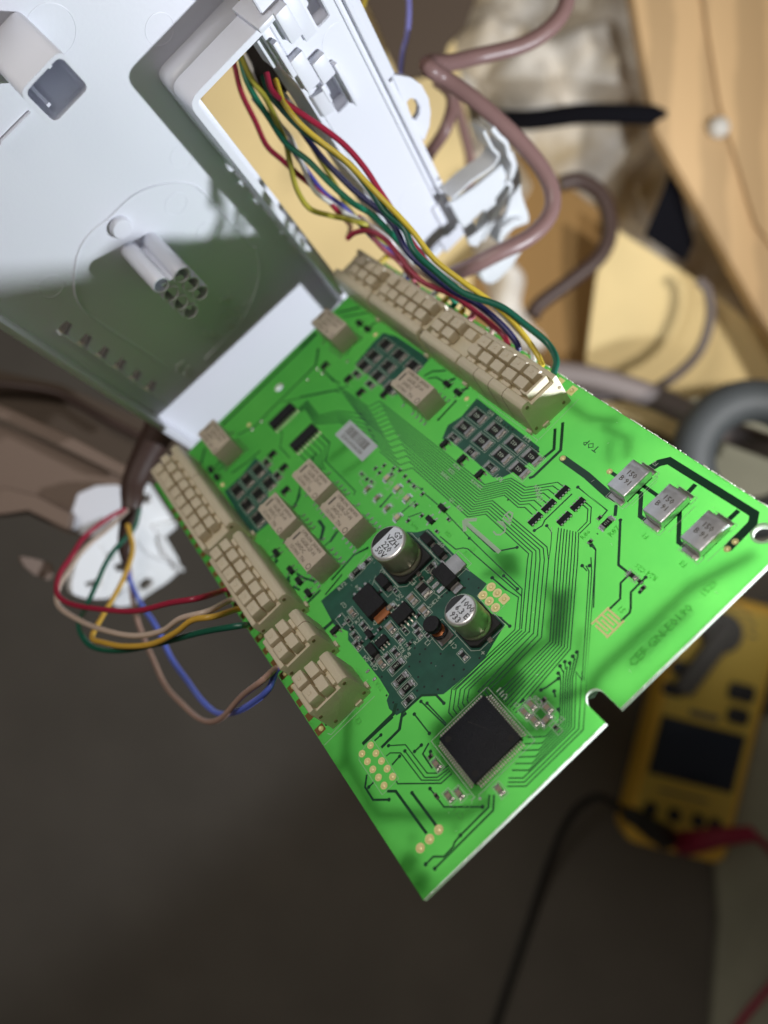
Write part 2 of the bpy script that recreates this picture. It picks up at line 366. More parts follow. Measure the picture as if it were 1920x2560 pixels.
bus(5, [F(290,580),CC(430,245),CC(405,435),CC(440,480)], [F(411,592),CC(575,245),CC(558,330),CC(568,360)])
trace([D(560,1440)[0:2],G(700,1000),F(320,310),F(290,580)] if False else [D(545,1430),D(700,1560),F(320,310),F(290,580)], ends='s')
trace([D(10,700),D(310,1020),F(350,240),F(330,575),CC(445,250)], ends='s'); via(bpts([D(305,1020)])[0])
bus(3, [F(444,607),CC(650,262),CC(700,300)], [F(510,645),CC(760,240),CC(770,290)])
bus(8, [D(1230,910),F(625,0),F(580,675),CC(800,290)], [D(1440,960),F(810,0),F(750,740),CC(960,440)])
trace([D(1500,640),D(1570,700),D(1560,860),D(1450,970)]); trace([D(1480,670),D(1535,720),D(1525,850),D(1425,950)])
bus(3, [D(1515,1305),F(905,95),F(848,1000),CC(1462,100),CC(1448,565),CC(1022,980),CC(900,980)], [D(1615,1130),F(950,95),F(885,1000),CC(1555,100),CC(1520,580),CC(1045,1048),CC(890,1048)])
trace([D(1560,1050),D(1615,1130)]); trace([D(1475,1305),D(1525,1360)], ends='s'); trace([D(1550,1305),D(1560,1320)], ends='s')
bus(6, [F(665,950),CC(1335,190),CC(1325,515),CC(1210,635),CC(1060,642)], [F(815,785),CC(1432,150),CC(1422,560),CC(1070,915),CC(930,915)])
for a, b in ((F(650,940),F(665,960)), (F(665,880),F(690,930)), (F(705,845),F(710,910)), (F(745,855),F(750,910)), (F(770,800),F(790,830)), (F(805,765),F(815,790))): trace([a,b], ends='s')
for l, w, e in [
 ([E(-20,385),E(230,650),E(320,720)], 2.6, 's') if False else ([N(1482,815),E(60,490),E(250,660),E(330,700)], 1.9, 's'),
 ([E(262,455),E(420,560)], 0.9, 's'),
 ([E(600,440),E(700,380),E(785,360),E(1540,830),E(1525,910),E(1310,1130)], 1.9, 'e'),
 ([E(1020,570),E(900,700)], 1.1, ''), ([E(1400,800),E(1260,930)], 1.1, ''),
 ([E(500,540),E(700,680),], 0.9, ''), ([E(440,600),E(540,650),E(530,850),E(640,930)], 1.0, ''), ([E(880,800),E(870,1080),E(960,1140)], 1.0, ''),
 ([E(320,750),E(310,850)], 0.8, ''), ([E(357,885),E(340,1280),E(430,1350)], 0.6, 's'),
 ([E(430,1370),E(360,1440),E(355,1580),O(80,500)], 0.5, ''), ([E(580,1390),E(450,1520),E(448,1659),O(295,520),O(210,605)], 0.5, 's'),
 ([E(560,1480),E(530,1520)], 0.4, 'e'),
 ([N(1482,440),N(1460,730),N(1180,1000),N(1130,1020)], 0.8, ''), ([N(1402,505),N(1390,720),N(1280,810)], 0.8, ''),
 ([D(1430,490),D(1659,680),E(100,680),E(240,800),E(190,860)], 0.35, 's'), ([D(1640,980),E(150,1000)], .3, ''), ([E(100,1110),E(140,1150),E(120,1659)], 0.3, 's'),
 ([D(1370,560),D(1090,830),D(1060,890),D(980,940)], 0.35, 'e'), ([D(1108,890),D(1160,960),D(1150,1100),F(570,10)], 0.2, 's'),
 ([D(270,880),D(570,1160),D(800,1115)], 0.4, 'e'), ([A(1300,770),A(1430,880)], 0.3, ''), ([A(1130,640),A(1265,720)], .3, 'e'),
 ([A(225,160),A(305,240),A(270,430),A(575,740),A(560,780)], 0.3, ''),
 ([A(170,330),A(110,480)], .3, ''), ([A(840,895),A(955,765)], .5, 's'), ([A(1020,990),A(1200,840)], .35, ''), ([A(1120,1010),A(1260,960)], .3, ''),
 ([A(205,1050),A(250,1120),A(215,1250)], 0.9, 's'), ([A(380,1150),A(310,1260),A(250,1310)], 0.4, ''), ([A(330,1659),A(560,1400),A(700,1330)], .6, 'e'),
 ([D(0,1000),D(165,1135),D(240,1120),D(290,1130),D(850,1620)], 0.3, ''), ([D(660,1410),D(805,1545)], 0.35, 'se'), ([D(540,1430),D(690,1560)], .3, 's'),
 ([G(960,1190),G(1040,1220),G(1140,1310)], 0.4, 'e'),
 ([CC(120,450),CC(245,610)], 0.35, 'se'), ([CC(175,345),CC(380,545)], 0.35, 's'), ([CC(225,360),CC(385,530)], 0.35, 's'),
 ([CC(365,360),CC(300,290),CC(180,295),CC(20,440),CC(-10,590)], 0.6, 's'), ([CC(-30,360),M(555,20),M(240,330)], 0.9, ''),
 ([M(690,10),M(640,50),M(620,180),M(430,370)], 0.7, ''), ([M(425,240),M(360,300)], 0.4, 's'),
 ([M(505,350),M(680,340),M(905,635),M(1010,635),M(1120,560)], 0.28, 's'), ([M(675,405),M(880,680),M(1010,678),M(1130,590)], 0.28, 's'),
 ([M(480,460),M(520,425),M(630,425),M(845,708),M(1030,708),M(1140,610)], 0.28, ''), ([M(585,715),M(600,745),M(1050,740),M(1160,640)], 0.32, ''),
 ([M(620,460),M(540,550)], 0.4, 's'), ([M(845,345),M(775,410)], .4, 'se'), ([M(940,410),M(930,480)], .4, 's'),
 ([M(280,650),M(262,780),M(345,912),M(510,910)], 0.5, 'e'), ([M(300,780),M(350,730)], .4, 's'),
 ([M(490,822),M(580,822),M(840,1180),M(900,1260)], 0.65, ''), ([M(748,840),M(1000,1180)], 0.65, 's'),
 ([M(935,795),M(1080,985),M(1480,985)], 0.35, 'se'), ([M(1550,860),M(1540,990),M(1250,1280),M(1190,1350),M(1175,1400),M(1080,1500),M(970,1500),M(890,1580)], 0.4, 'e'),
 ([M(1598,860),M(1590,1020),M(985,1625)], 0.4, 'e'), ([M(1250,1280),M(1235,1295)], .4, 's'),
 ([CC(240,690),CC(190,780),CC(270,900)], .4, ''), ([CC(1500,640)[0:2],CC(1170,250),CC(1220,225),CC(1315,150)], 0.4, 'se') if False else ([CC(1170,250),CC(1220,225),CC(1315,155)], 0.4, 'se'),
 ([CC(1280,260),CC(1290,310)], .4, 's'), ([CC(1020,335),CC(1000,360)], .4, 's'), ([CC(1315,410),CC(1325,440)], .4, 's'),
 
 ([H(440,1300),H(1420,350)], 0.9, ''), ([H(1440,510),H(1410,680),H(930,1150),H(780,1310),H(600,1400)], 0.5, ''),
 ([H(1060,1060),H(1610,940),H(1659,960)], .35, ''), ([H(1480,720),H(1600,850)], .4, ''),
 ([H(1040,1350),H(1060,1380),H(1040,1530),H(1140,1640)], .3, ''), ([K(500,560),K(540,400)], .8, ''), ([K(760,610),K(900,510),K(1000,420)], .5, ''), ([K(620,560),K(700,480)], .5, ''), ([K(640,590),K(720,520)], .5, ''),
 ([I(0,900),I(130,770)], .8, ''), ([I(310,605),I(500,560)], .8, ''), ([I(350,640),I(640,590)], .5, ''), ([I(580,720),I(660,660)], .6, ''), ([I(520,560),I(620,520)], .7, ''),
 ([I(150,910),I(130,1040),I(0,1170)], .5, 's'), ([I(190,1080),I(290,1170),I(330,1190)], .4, ''), ([I(0,1300),I(320,1240),I(400,1210)], .35, ''), ([I(1030,1130),I(1100,1090),I(1210,1085)], .6, ''), ([I(1060,1150),I(1130,1140),I(1200,1180)], .5, ''), ([I(1230,1170),I(1290,1150)], .9, ''), ([I(1340,1250),I(1400,1225)], .9, ''),
 ([I(380,960),I(440,870),I(520,820)], .35, ''), ([I(1150,1490),I(1290,1340)], .6, 'se'),
 ([K(1480,1000),K(1520,1050),K(1500,1150)], .8, ''), ([K(1659,1070),K(1580,1180)], .5, ''), ([K(1240,1460),K(1230,1500)], .7, ''), ([K(1080,1310),K(1130,1280)], .6, ''), ([K(1130,1280),K(1125,1360)], .6, ''),
 ([L(730,140),L(740,190)], .9, ''), ([L(620,30),L(650,0)], .7, ''), ([L(800,110),L(860,150),L(960,180)], .6, ''), ([L(870,380),L(1000,250)], .7, ''), ([L(770,220),L(830,250)], .6, ''), ([L(1040,290),L(1180,120)], .5, ''),
 ([L(1040,1370),L(1060,1360)], .6, ''), ([L(1350,1530),L(1600,1300)], .8, ''),
 ([L(1000,600),L(1080,530),L(1110,500)], 1.0, ''),
]: trace(l, w, e)
# fan-out lines of the two logic chips
for k in range(7):
    x = 44+k*1.25
    tr.ribbon([(x+9, 139.5-k*.8), (x+9, 134-k*.9), (60-k*.6, 129.5-k*.8), (62-k*.4, 120)], .25, ZT) if False else None
bus(6, [H(1230,1130),H(1320,1045),H(1440,1200),H(1620,1155),S(905,1035)], [H(1250,1160),H(1300,1130),H(1400,1290),H(1659,1270),S(946,1108)])
bus(6, [H(1440,1370),H(1555,1480),H(1510,1659),A(230,440),A(260,520)], [H(1230,1590),H(1330,1690),A(140,350),A(110,470),A(150,520)])
bus(5, [K(1310,790),K(1290,880),K(1240,930)], [K(1330,700),K(1330,800),K(1290,850)])
obj("copper_trace", tr.mesh("copper_trace", 'copper_mask'), board, kind='stuff')
# --- copper on the back, seen as soft shadows through the lit laminate
bk = MB(); ZB = -1.64
def back(pts, w): bk.ribbon(bpts(pts), w, ZB)
back([S(1888,1385),O(900,270),O(480,660),O(0,1110),F(900,1080),CC(1300,330)], 2.4)
back([O(900,500),O(700,660),O(480,870),O(300,1040)], 1.6)
back([M(110,-20),M(70,300),M(70,480),M(330,960),M(430,1070),M(1300,1060),M(1600,900)], 2.2)
back([M(110,-20),M(160,-400)], 2.2)
back([E(200,60),E(430,170),E(420,330)], 1.6); back([E(260,170),E(260,400)], 1.2)
back([F(20,120),F(300,90)], 2.0); back([F(560,200),F(640,420),F(560,560)], 2.0); back([F(850,560),F(800,900)], 1.2)
back([A(300,420),A(600,180)], 1.6); back([A(450,560),A(700,380)], 1.2)
back([CC(1150,200),CC(1180,380),CC(1300,420)], 2.6); back([J(1150,1300),J(1400,1480),J(1659,1500)], 1.8)
for p in ((M(720,1560),2.2), (M(850,1760),2.2), (M(30,540),1.2), (M(1200,1200),1.0), (M(760,1300),.9)):
    q = BP(*p[0]); bk.disc(q[0], q[1], ZB, p[1], 20)
for poly in ([F(140,900),F(330,700),F(640,640),F(1,1150),F(-60,1050)], [F(-100,1000),F(260,800),F(400,1000),F(260,1250),F(0,1150)], [CC(240,560),CC(620,250),CC(1100,560),CC(640,1150),CC(330,900)], [CC(1060,250),CC(1280,280),CC(1260,620),CC(1100,640)], [D(500,1150),D(800,1180),D(850,1450),D(700,1400)], [F(600,300),F(780,200),F(700,720),F(560,700)]):
    q = bpts(poly); bk.face([(x, y, ZB+.01*rnd.random()) for x, y in q][::1])
obj("back_copper", bk.mesh("back_copper", 'back_copper'), board, kind='stuff')
# stitching vias in the power area
st = MB()
for p in [B(1300,325),B(1270,398),B(1383,398),B(1240,265),B(1068,945),B(990,1022),B(895,948),B(853,898),B(940,905),B(1175,1040),B(808,1050),B(1260,1075),B(1080,1130),B(1180,1155),B(882,1137),B(932,1218),B(1045,1240),B(873,1250),B(675,1348),B(712,1408),B(895,1010),B(1095,70),B(1130,105),B(795,765),B(833,828),B(1390,980),B(620,1290),G(1120,-0),B(1120,440),B(1080,470),G(505,550),G(455,505),B(580,1135),N(880,466),N(915,490),N(960,515),N(1160,690),N(1200,725),N(1230,745),N(700,300),N(735,330),N(850,445),I(700,800),I(830,870)]:
    q = BP(*p); st.disc(q[0], q[1], 0.06, .28, 8)
obj("stitching_via", st.mesh("stitching_via", 'ink_black'), board, kind='stuff')
#@@COMPONENTS
# ------------------------------------------------------------------ silkscreen
sk = MB(); ZS = 0.10
def sbox(x, y, w, l, open_=False):
    q = [(x-w/2, y-l/2), (x+w/2, y-l/2), (x+w/2, y+l/2), (x-w/2, y+l/2)]
    sk.ribbon(q, 0.13, ZS, closed=True)
def sline(pts, w=0.13): sk.ribbon(bpts(pts), w, ZS)
# ------------------------------------------------------------------ small parts
def me_chip(L_, W_, H_, t, body, term):
    a = MB().box(-W_/2, W_/2, -L_/2+t*.3, L_/2-t*.3, 0.05, H_).mesh("chip_body", body, bevel=.05, seg=1)
    b = MB().box(-W_/2-.01, W_/2+.01, -L_/2, -L_/2+t, 0.0, H_+.03).mesh("terminal", 'tin', bevel=.04, seg=1)
    pd = MB().box(-W_/2-.1, W_/2+.1, -L_/2-.45, -L_/2+t*.2, 0.0, 0.12).mesh("solder_fillet", 'solder')
    return a, b, pd, L_
CH = {'r_big': me_chip(5.0, 2.9, .62, .9, 'resist', 'tin'), 'r_mid': me_chip(3.2, 1.7, .55, .6, 'resist', 'tin'), 'r_1206': me_chip(3.3, 1.6, .55, .65, 'resist', 'tin'),
      'r_s': me_chip(1.9, 1.1, .45, .45, 'resist', 'tin'), 'c_s': me_chip(1.9, 1.2, .8, .45, 'ceramic', 'tin'), 'c_m': me_chip(2.4, 1.6, 1.0, .6, 'ceramic', 'tin'),
      'c_b': me_chip(3.6, 2.4, 1.2, .8, 'resist', 'tin'), 'led': me_chip(2.2, 1.5, .8, .5, 'led', 'tin'), 'r_t': me_chip(1.4, .8, .4, .35, 'resist', 'tin')}
NM = {'r': 'chip_resistor', 'c': 'chip_capacitor', 'l': 'indicator_lamp'}
def chip(kind, p, rot=0, label=None, txt=None, box=True):
    x, y = BP(*p, 0.4); b, t, pd, L_ = CH[kind]
    o = obj(NM[kind[0]], b, board, (x, y, 0.08), math.pi/2*rot, label)
    if kind in ('r_big', 'r_mid', 'r_1206', 'c_b', 'c_m', 'led', 'c_s', 'r_s'):
        for s in (0, 1):
            obj('terminal', t, o, (0,0,0), math.pi*s); obj('solder_fillet', pd, o, (0,0,0), math.pi*s)
    else:
        for s in (0, 1): obj('terminal', t, o, (0,0,0), math.pi*s)
    if txt: text('value_marking', txt, o, (0, 0, {'r_big':.64,'r_mid':.57,'r_1206':.57}[kind]), {'r_big':1.45,'r_mid':.9,'r_1206':.9}[kind], 'silk', rz=math.pi/2)
    if box:
        w = {'r_big':3.8,'r_mid':2.4,'r_1206':2.4,'r_s':1.8,'c_s':1.9,'c_m':2.4,'c_b':3.2,'led':2.2,'r_t':1.3}[kind]; l = L_+1.5
        if rot % 2: w, l = l, w
        sbox(x, y, w, l)
    return o
for p in (N(595,375),N(785,520),N(980,660),N(1160,800),N(460,495),N(645,635),N(845,780),N(1030,930)): chip('r_big', p, 0, txt='432')
for p in (N(350,600),N(530,745),N(730,905)): chip('r_mid', p, 0, txt='513')
for p in (I(710,868),I(610,962),I(530,1045),I(822,952),I(728,1045),I(645,1130),I(935,1045),I(755,1225)): chip('r_big', p, 0)
for p in (K(982,582),K(892,665),K(808,752),K(1072,690),K(982,780),K(888,872),K(978,985)): chip('r_big', p, 0)
for p in (I(470,1110),I(580,1195),K(1050,520),K(1140,625)): chip('r_mid', p, 0)
chip('r_1206', B(365,260), 1, txt='E15'); chip('r_1206', B(700,1042), 1, txt='1781'); chip('r_1206', B(735,1155), 1, txt='2001'); chip('r_1206', B(785,1225), 1, txt='472')
chip('r_1206', E(235,910), 1, txt='513', box=False)
for k, p, r in (('c_s',B(332,600),0),('r_s',B(430,712),0),('r_s',B(355,792),0),('r_s',B(372,868),0),('c_m',B(652,728),0),('r_s',B(718,812),0),('c_s',B(575,1022),0),('r_s',B(628,978),0),('r_s',B(690,930),0),
  ('c_m',B(832,490),0),('c_m',B(930,585),0),('c_b',B(928,412),0),('c_s',B(647,560),1),('r_s',B(868,722),0),('r_s',B(880,775),0),('r_s',B(1252,955),0),('r_s',B(797,1325),1),
  ('r_s',B(985,215),1),('r_s',B(450,180),1),('r_t',A(1540,1030),0),('r_t',A(1418,1155),0),('led',A(905,600),1),('led',A(1010,708),1),('led',A(1110,812),1),('c_s',A(702,712),1),('c_s',A(800,808),1),('c_s',A(905,912),1),('led',A(1012,1010),1),
  ('r_t',A(968,500),1),('r_t',A(1032,522),1),('r_t',A(1085,582),1),('r_t',A(1126,632),1),('r_t',A(780,500),1),('r_t',A(822,545),1),('r_t',A(690,612),1),('r_t',A(1268,765),1),('r_t',A(1120,1042),1),('r_t',A(1260,990),1),
  ('c_s',CC(1088,372),0),('c_s',CC(1035,435),0),('c_s',CC(1115,500),0),('c_s',CC(1222,398),0),('c_s',CC(1215,498),1),('c_s',CC(302,865),0),('r_t',CC(300,1128),0),('c_s',CC(405,1130),0),('c_s',CC(490,1108),0),('c_s',CC(825,1075),0),
  ('r_t',E(172,862),1),('r_t',E(88,1072),1),('r_s',E(460,1372),0),('r_t',E(530,1425),0),('r_t',E(555,1482),1)):
    chip(k, p, r, box=k not in ('r_t', 'led'))
for k, p, r in (('r_t',B(520,640),0),('r_t',B(405,850),1),('r_t',B(330,730),1),('r_t',B(610,640),1),('r_t',B(690,560),0),('r_t',B(560,735),1),('r_t',B(765,745),0),('r_t',B(805,860),1),('r_t',B(505,1000),0),('r_t',B(820,330),0),('r_t',B(905,320),1),('r_t',B(1010,250),0),('r_t',B(300,670),0),('r_t',B(560,430),1),('r_t',B(690,420),0),('r_t',B(880,620),1),('r_t',B(960,790),0),
  ('r_t',CC(1190,330),1),('r_t',CC(1290,560),0),('r_t',CC(250,800),1),('r_t',A(950,560),0),('r_t',A(870,470),1),('r_t',A(1180,690),0),('r_t',A(740,640),0),('r_t',A(1200,880),1),('r_t',A(640,560),0)):
    chip(k, p, r, box=(r == 0))
# bare pads
pd = MB().box(-.55, .55, -.35, .35, 0.0, 0.18).mesh("bare_pad", 'solder', bevel=.06, seg=1)
for p in (B(232,632),B(272,700),L(1395,925),L(1450,990),I(395,1010),I(380,880)): q = BP(*p); obj("bare_pad", pd, board, (q[0], q[1], .1))
sbox(*BP(*B(250,668)), 2.3, 3.6)
# three-leg transistors
tb = MB().box(-.75, .75, -1.45, 1.45, .12, 1.1, taper=.10).mesh("transistor_body", 'black', bevel=.08, seg=1)
tl = MB().box(-.22, .22, -.2, .75, .02, .16).box(-.22, .22, -.25, 0, .02, .6).mesh("leg", 'tin')
def sot(p, rot=0, name="transistor"):
    x, y = BP(*p, .6); o = obj(name, tb, board, (x, y, .06), rot)
    for dx, dy, r in ((.9, -.95, -math.pi/2), (.9, .95, -math.pi/2), (-.9, 0, math.pi/2)): obj('leg', tl, o, (dx, dy, 0), r)
    return o
for p, r in ((A(1478,912),0),(A(1350,1035),0),(B(475,782),-.0),(B(192,748),-math.pi/2),(N(252,662),-math.pi/2),(N(435,820),-math.pi/2),(N(618,975),-math.pi/2),(I(400,1150),-math.pi/2),(I(500,1262),-math.pi/2),(I(700,1275),-math.pi/2),
  (K(1095,450),-math.pi/2),(K(1190,560),-math.pi/2),(K(1205,750),-math.pi/2),(I(492,690),0),(I(558,738),0),(I(1220,1195),0),(I(1308,1265),0),(K(585,578),0),(K(635,640),0),(K(1130,1268),0),(K(1250,1412),0),(K(1318,1502),0),(K(1395,1602),0),(I(205,1040),-math.pi/2)): sot(p, r)
# diodes with end tabs
db = MB().box(-1.15, 1.15, -1.9, 1.9, .15, 1.7, taper=.08).mesh("diode_body", 'black', bevel=.1, seg=1)
dt = MB().box(-.75, .75, -.5, .5, 0, .35).mesh("end_tab", 'tin', bevel=.06, seg=1)
def diode(p, s=1.0):
    x, y = BP(*p, 1.0); o = obj("diode", db, board, (x, y, .06)); o.scale = (s, s, s)
    for sy in (-2.3, 2.3): obj("end_tab", dt, o, (0, sy, 0))
    sbox(x, y-.3, 3.1*s, 6.2*s)
diode(B(592,345), 1.15); diode(B(955,-8)); diode(B(1050,92)); diode(B(495,912), .95)
# gull-wing chips
def gull(name, p, bw, bl, bh, npin, pitch, plen, matn='black', rot=0.0, label=None, h=1.0, pinw=.42):
    x, y = BP(*p, h)
    o = obj(name, MB().box(-bw/2, bw/2, -bl/2, bl/2, .12, bh, taper=.04).mesh(name, matn, bevel=.12, seg=1), board, (x, y, .06), rot, label)
    pm = MB().extr([(-.1,bh*.55),(.35,bh*.55),(.55,.12),(plen,.12),(plen,.0),(.45,.0),(.25,bh*.42),(-.1,bh*.42)], -pinw/2, pinw/2).mesh("pin", 'pin_tin')
    for i in range(npin):
        yy = (i-(npin-1)/2)*pitch
        obj('pin', pm, o, (bw/2, yy, 0), 0); obj('pin', pm, o, (-bw/2, yy, 0), math.pi)
    return o
gull("logic_chip", H(1062,1205), 3.9, 9.9, 1.6, 8, 1.27, 1.1, rot=math.pi/2, label="slim black logic chip nearer the white housing")
gull("logic_chip", H(1285,1428), 3.9, 9.9, 1.6, 8, 1.27, 1.1, rot=math.pi/2, label="slim black logic chip between the other one and the relays")
gull("regulator_chip", B(748,612), 4.2, 5.2, 1.6, 4, 1.27, 1.4, rot=math.pi/2); gull("small_chip", B(572,838), 2.2, 3.4, 1.1, 3, .95, .9, rot=math.pi/2)
for p in (D(1270,543),D(1130,683),D(1432,668),D(990,820),D(1290,815)):
    x, y = BP(*p, .3); o = obj("resistor_array", MB().box(-1.9, 1.9, -.8, .8, .0, .5).mesh("resistor_array", 'chip_black', bevel=.05, seg=1), board, (x, y, .06))
    tm = MB().box(-.24, .24, -.25, .1, 0, .55).mesh("terminal", 'tin')
    for i in range(4):
        obj('terminal', tm, o, (-1.43+i*.95, -.85, 0)); obj('terminal', tm, o, (-1.43+i*.95, .85, 0), math.pi)
# solder blobs
blob = MB().lathe([(.55,0),(.5,.25),(.3,.5),(.05,.58)], 12).mesh("solder_blob", 'solder', smooth=True)
for p in (K(1010,182),K(935,250),H(1430,725),H(1330,835),H(1480,770)): q = BP(*p); obj("solder_blob", blob, board, (q[0], q[1], .05))
gd = MB().lathe([(.78,0.0),(.7,.12),(.42,.30),(.1,.38)], 16).mesh("gold_via", 'gold', smooth=True)
for p in (I(627,787),I(1383,1318),K(685,705),K(905,208),E(262,455),E(1370,1075),E(1300,1140),N(1482,812)): q = BP(*p); obj("gold_via", gd, board, (q[0], q[1], .09))
# gold plated through-hole pads
def ringhole(r, hole, square=False, n=20):
    m = MB(); inner = [(hole*math.cos(2*math.pi*i/n), hole*math.sin(2*math.pi*i/n)) for i in range(n)]
    for i in range(n):
        j = (i+1) % n; a0, a1 = 2*math.pi*i/n, 2*math.pi*(i+1)/n
        def o_(a):
            if not square: return (r*math.cos(a), r*math.sin(a))
            k = r/max(abs(math.cos(a)), abs(math.sin(a))); return (k*math.cos(a), k*math.sin(a))
        p0, p1 = o_(a0), o_(a1); q0, q1 = inner[i], inner[j]
        m.face([(*p0, .14), (*p1, .14), (*q1, .14), (*q0, .14)]); m.face([(*p0, 0), (*p1, 0), (*p1, .14), (*p0, .14)])
        m.face([(*q0, .14), (*q1, .14), (q1[0]*.75, q1[1]*.75, -.25), (q0[0]*.75, q0[1]*.75, -.25)]) if False else None
    dome = [(hole*1.0, .14), (hole*.8, .03), (hole*.45, -.0), (hole*.1, .02)] if not square or True else []
    m.lathe([(hole, .14), (hole*.85, .30), (hole*.5, .42), (hole*.1, .46)], n)
    return m.mesh("gold_pad", 'gold', smooth=True)
g23 = ringhole(1.15, .62); g23s = ringhole(1.15, .62, True)
for k, p in enumerate((G(948,905),G(862,990),G(1012,968),G(928,1052),G(1083,1030),G(993,1118))): q = BP(*p); obj("gold_pad", g23s if k == 4 else g23, board, (q[0], q[1], .06))
sline([G(800,995),G(920,870)]); sline([G(800,995),G(985,1195),G(1085,1090)])
g25 = ringhole(.85, .62)
for p in (M(320,348),M(232,434),M(376,430),M(288,515),M(434,510),M(344,597),M(492,590),M(402,680),M(549,673),M(460,765)): q = BP(*p); obj("gold_pad", g25, board, (q[0], q[1], .06))
sline([M(330,275),M(200,440),M(200,500),M(440,860),M(610,690),M(345,290)], .1)
g3 = ringhole(1.05, .8)
for p in (M(1027,1222),M(932,1320),M(836,1412)): q = BP(*p); obj("gold_pad", g3, board, (q[0], q[1], .06))
# touch pad comb S1
x, y = BP(*F(1060,520)); cb = MB()
cb.box(-2.6, -2.1, -2.6, 2.6, 0, .06).box(2.1, 2.6, -2.6, 2.6, 0, .06)
for i in range(6):
    yy = -2.2+i*.88
    cb.box(*((-2.1, 1.5) if i % 2 else (-1.5, 2.1)), yy-.25, yy+.25, 0, .06)
obj("comb_contact", cb.mesh("comb_contact", 'gold_matte'), board, (x, y, .07), math.pi/2)
# solder edge pads of the terminal rows
ep = MB().box(-1.3, 1.3, -1.1, 1.1, 0, .05).mesh("edge_pad", 'bronze_pad'); sb = MB().lathe([(.7,0),(.6,.3),(.3,.6),(.05,.68)], 12).mesh("solder_joint", 'gold', smooth=True)
eg = MB().box(-1.3, 1.3, -1.1, 1.1, 0, .05).mesh("edge_pad", 'gold_matte')
for i in range(22):
    yy = 47.9+i*5.08
    if yy > 150: break
    o = obj("edge_pad", ep, board, (1.5, yy, .06))
    if i in (0, 3, 4, 6, 7, 9, 13): obj("solder_joint", sb, o, (.35, 0, .05))
for i in range(20):
    yy = 69.0+i*5.08; o = obj("edge_pad", eg, board, (104.1, yy, .06))
    if i < 1: obj("solder_joint", sb, o, (0, 0, .05))
# ------------------------------------------------------------------ microcontroller
mx = [BP(*CC(*p), 1.3) for p in ((700,290),(1020,650),(610,1030),(315,660))]; cxm = sum(p[0] for p in mx)/4; cym = sum(p[1] for p in mx)/4
mcu = obj("microcontroller", MB().box(-6.9, 6.9, -6.75, 6.75, .15, 1.5, taper=.012).mesh("microcontroller", 'chip_black', bevel=.25, seg=2), board, (cxm, cym, .06), label="large square black chip with fine pins on all sides")
pm = MB().extr([(-.1,.85),(.3,.85),(.55,.14),(1.15,.14),(1.15,.0),(.45,.0),(.2,.7),(-.1,.7)], -.17, .17).mesh("pin", 'pin_tin')
for s in range(4):
    for i in range(20):
        d = (i-9.5)*.64; a = s*math.pi/2; r = 6.9 if s % 2 == 0 else 6.75
        obj("pin", pm, mcu, (r*math.cos(a)-d*math.sin(a), r*math.sin(a)+d*math.cos(a), 0), a)
dm = MB().cyl(0,0,0,.012,.75,20).mesh("mould_dimple", 'resist')
for x, y in ((5.2,-5.2),(-5.2,5.0),(-5.2,-5.2)): obj("mould_dimple", dm, mcu, (x, y, 1.5))
sk.ribbon([(cxm-8.6,cym+8.4),(cxm+8.3,cym+8.4)], .13, ZS); sk.ribbon([(cxm+8.5,cym+8.2),(cxm+8.5,cym-8.5)], .13, ZS); sk.ribbon([(cxm-8.6,cym+8.4),(cxm-8.6,cym-8.0)], .13, ZS); sk.ribbon([(cxm-7.8,cym-8.5),(cxm+8.5,cym-8.5)], .13, ZS)
sk.disc(*BP(*CC(665,1150)), ZS, .35)
# ------------------------------------------------------------------ relays
rb = MB().box(-3.5, 3.5, -7, 7, .5, 8).mesh("relay_case", 'relay', bevel=.22, seg=2)
rt = MB().box(-.5, .5, -.25, .25, 0, .2).mesh("relay_key", 'relay')
rl = MB().extr([(-.1,1.2),(.25,1.2),(.5,.15),(1.6,.15),(1.6,0),(.4,0),(.1,1.05),(-.1,1.05)], -.28, .28).mesh("leg", 'tin')
RL = [("relay at the upper end of the board beside the long terminal block", [I(215,560),I(395,680),I(260,830),I(95,685)]),
 ("relay between two blocks of black resistors under the long terminal block", [I(895,1050),I(1120,1215),I(970,1370),I(750,1195)]),
 ("shaded relay touching the lit white housing end", [K(600,160),K(740,320),K(620,450),K(480,285)]),
 ("topmost relay of the stepped group of four", [K(1400,490),K(1590,695),K(1440,840),K(1260,610)]),
 ("relay of the stepped group beside the dark resistor block", [K(1115,765),K(1310,975),K(1150,1110),K(965,915)]),
 ("relay of the stepped group nearest the two-pole terminal blocks", [K(1340,1040),K(1550,1270),K(1385,1420),K(1195,1185)]),
 ("relay touching the large capacitor", [A(390,725),A(660,1000),A(455,1205),A(195,910)])]
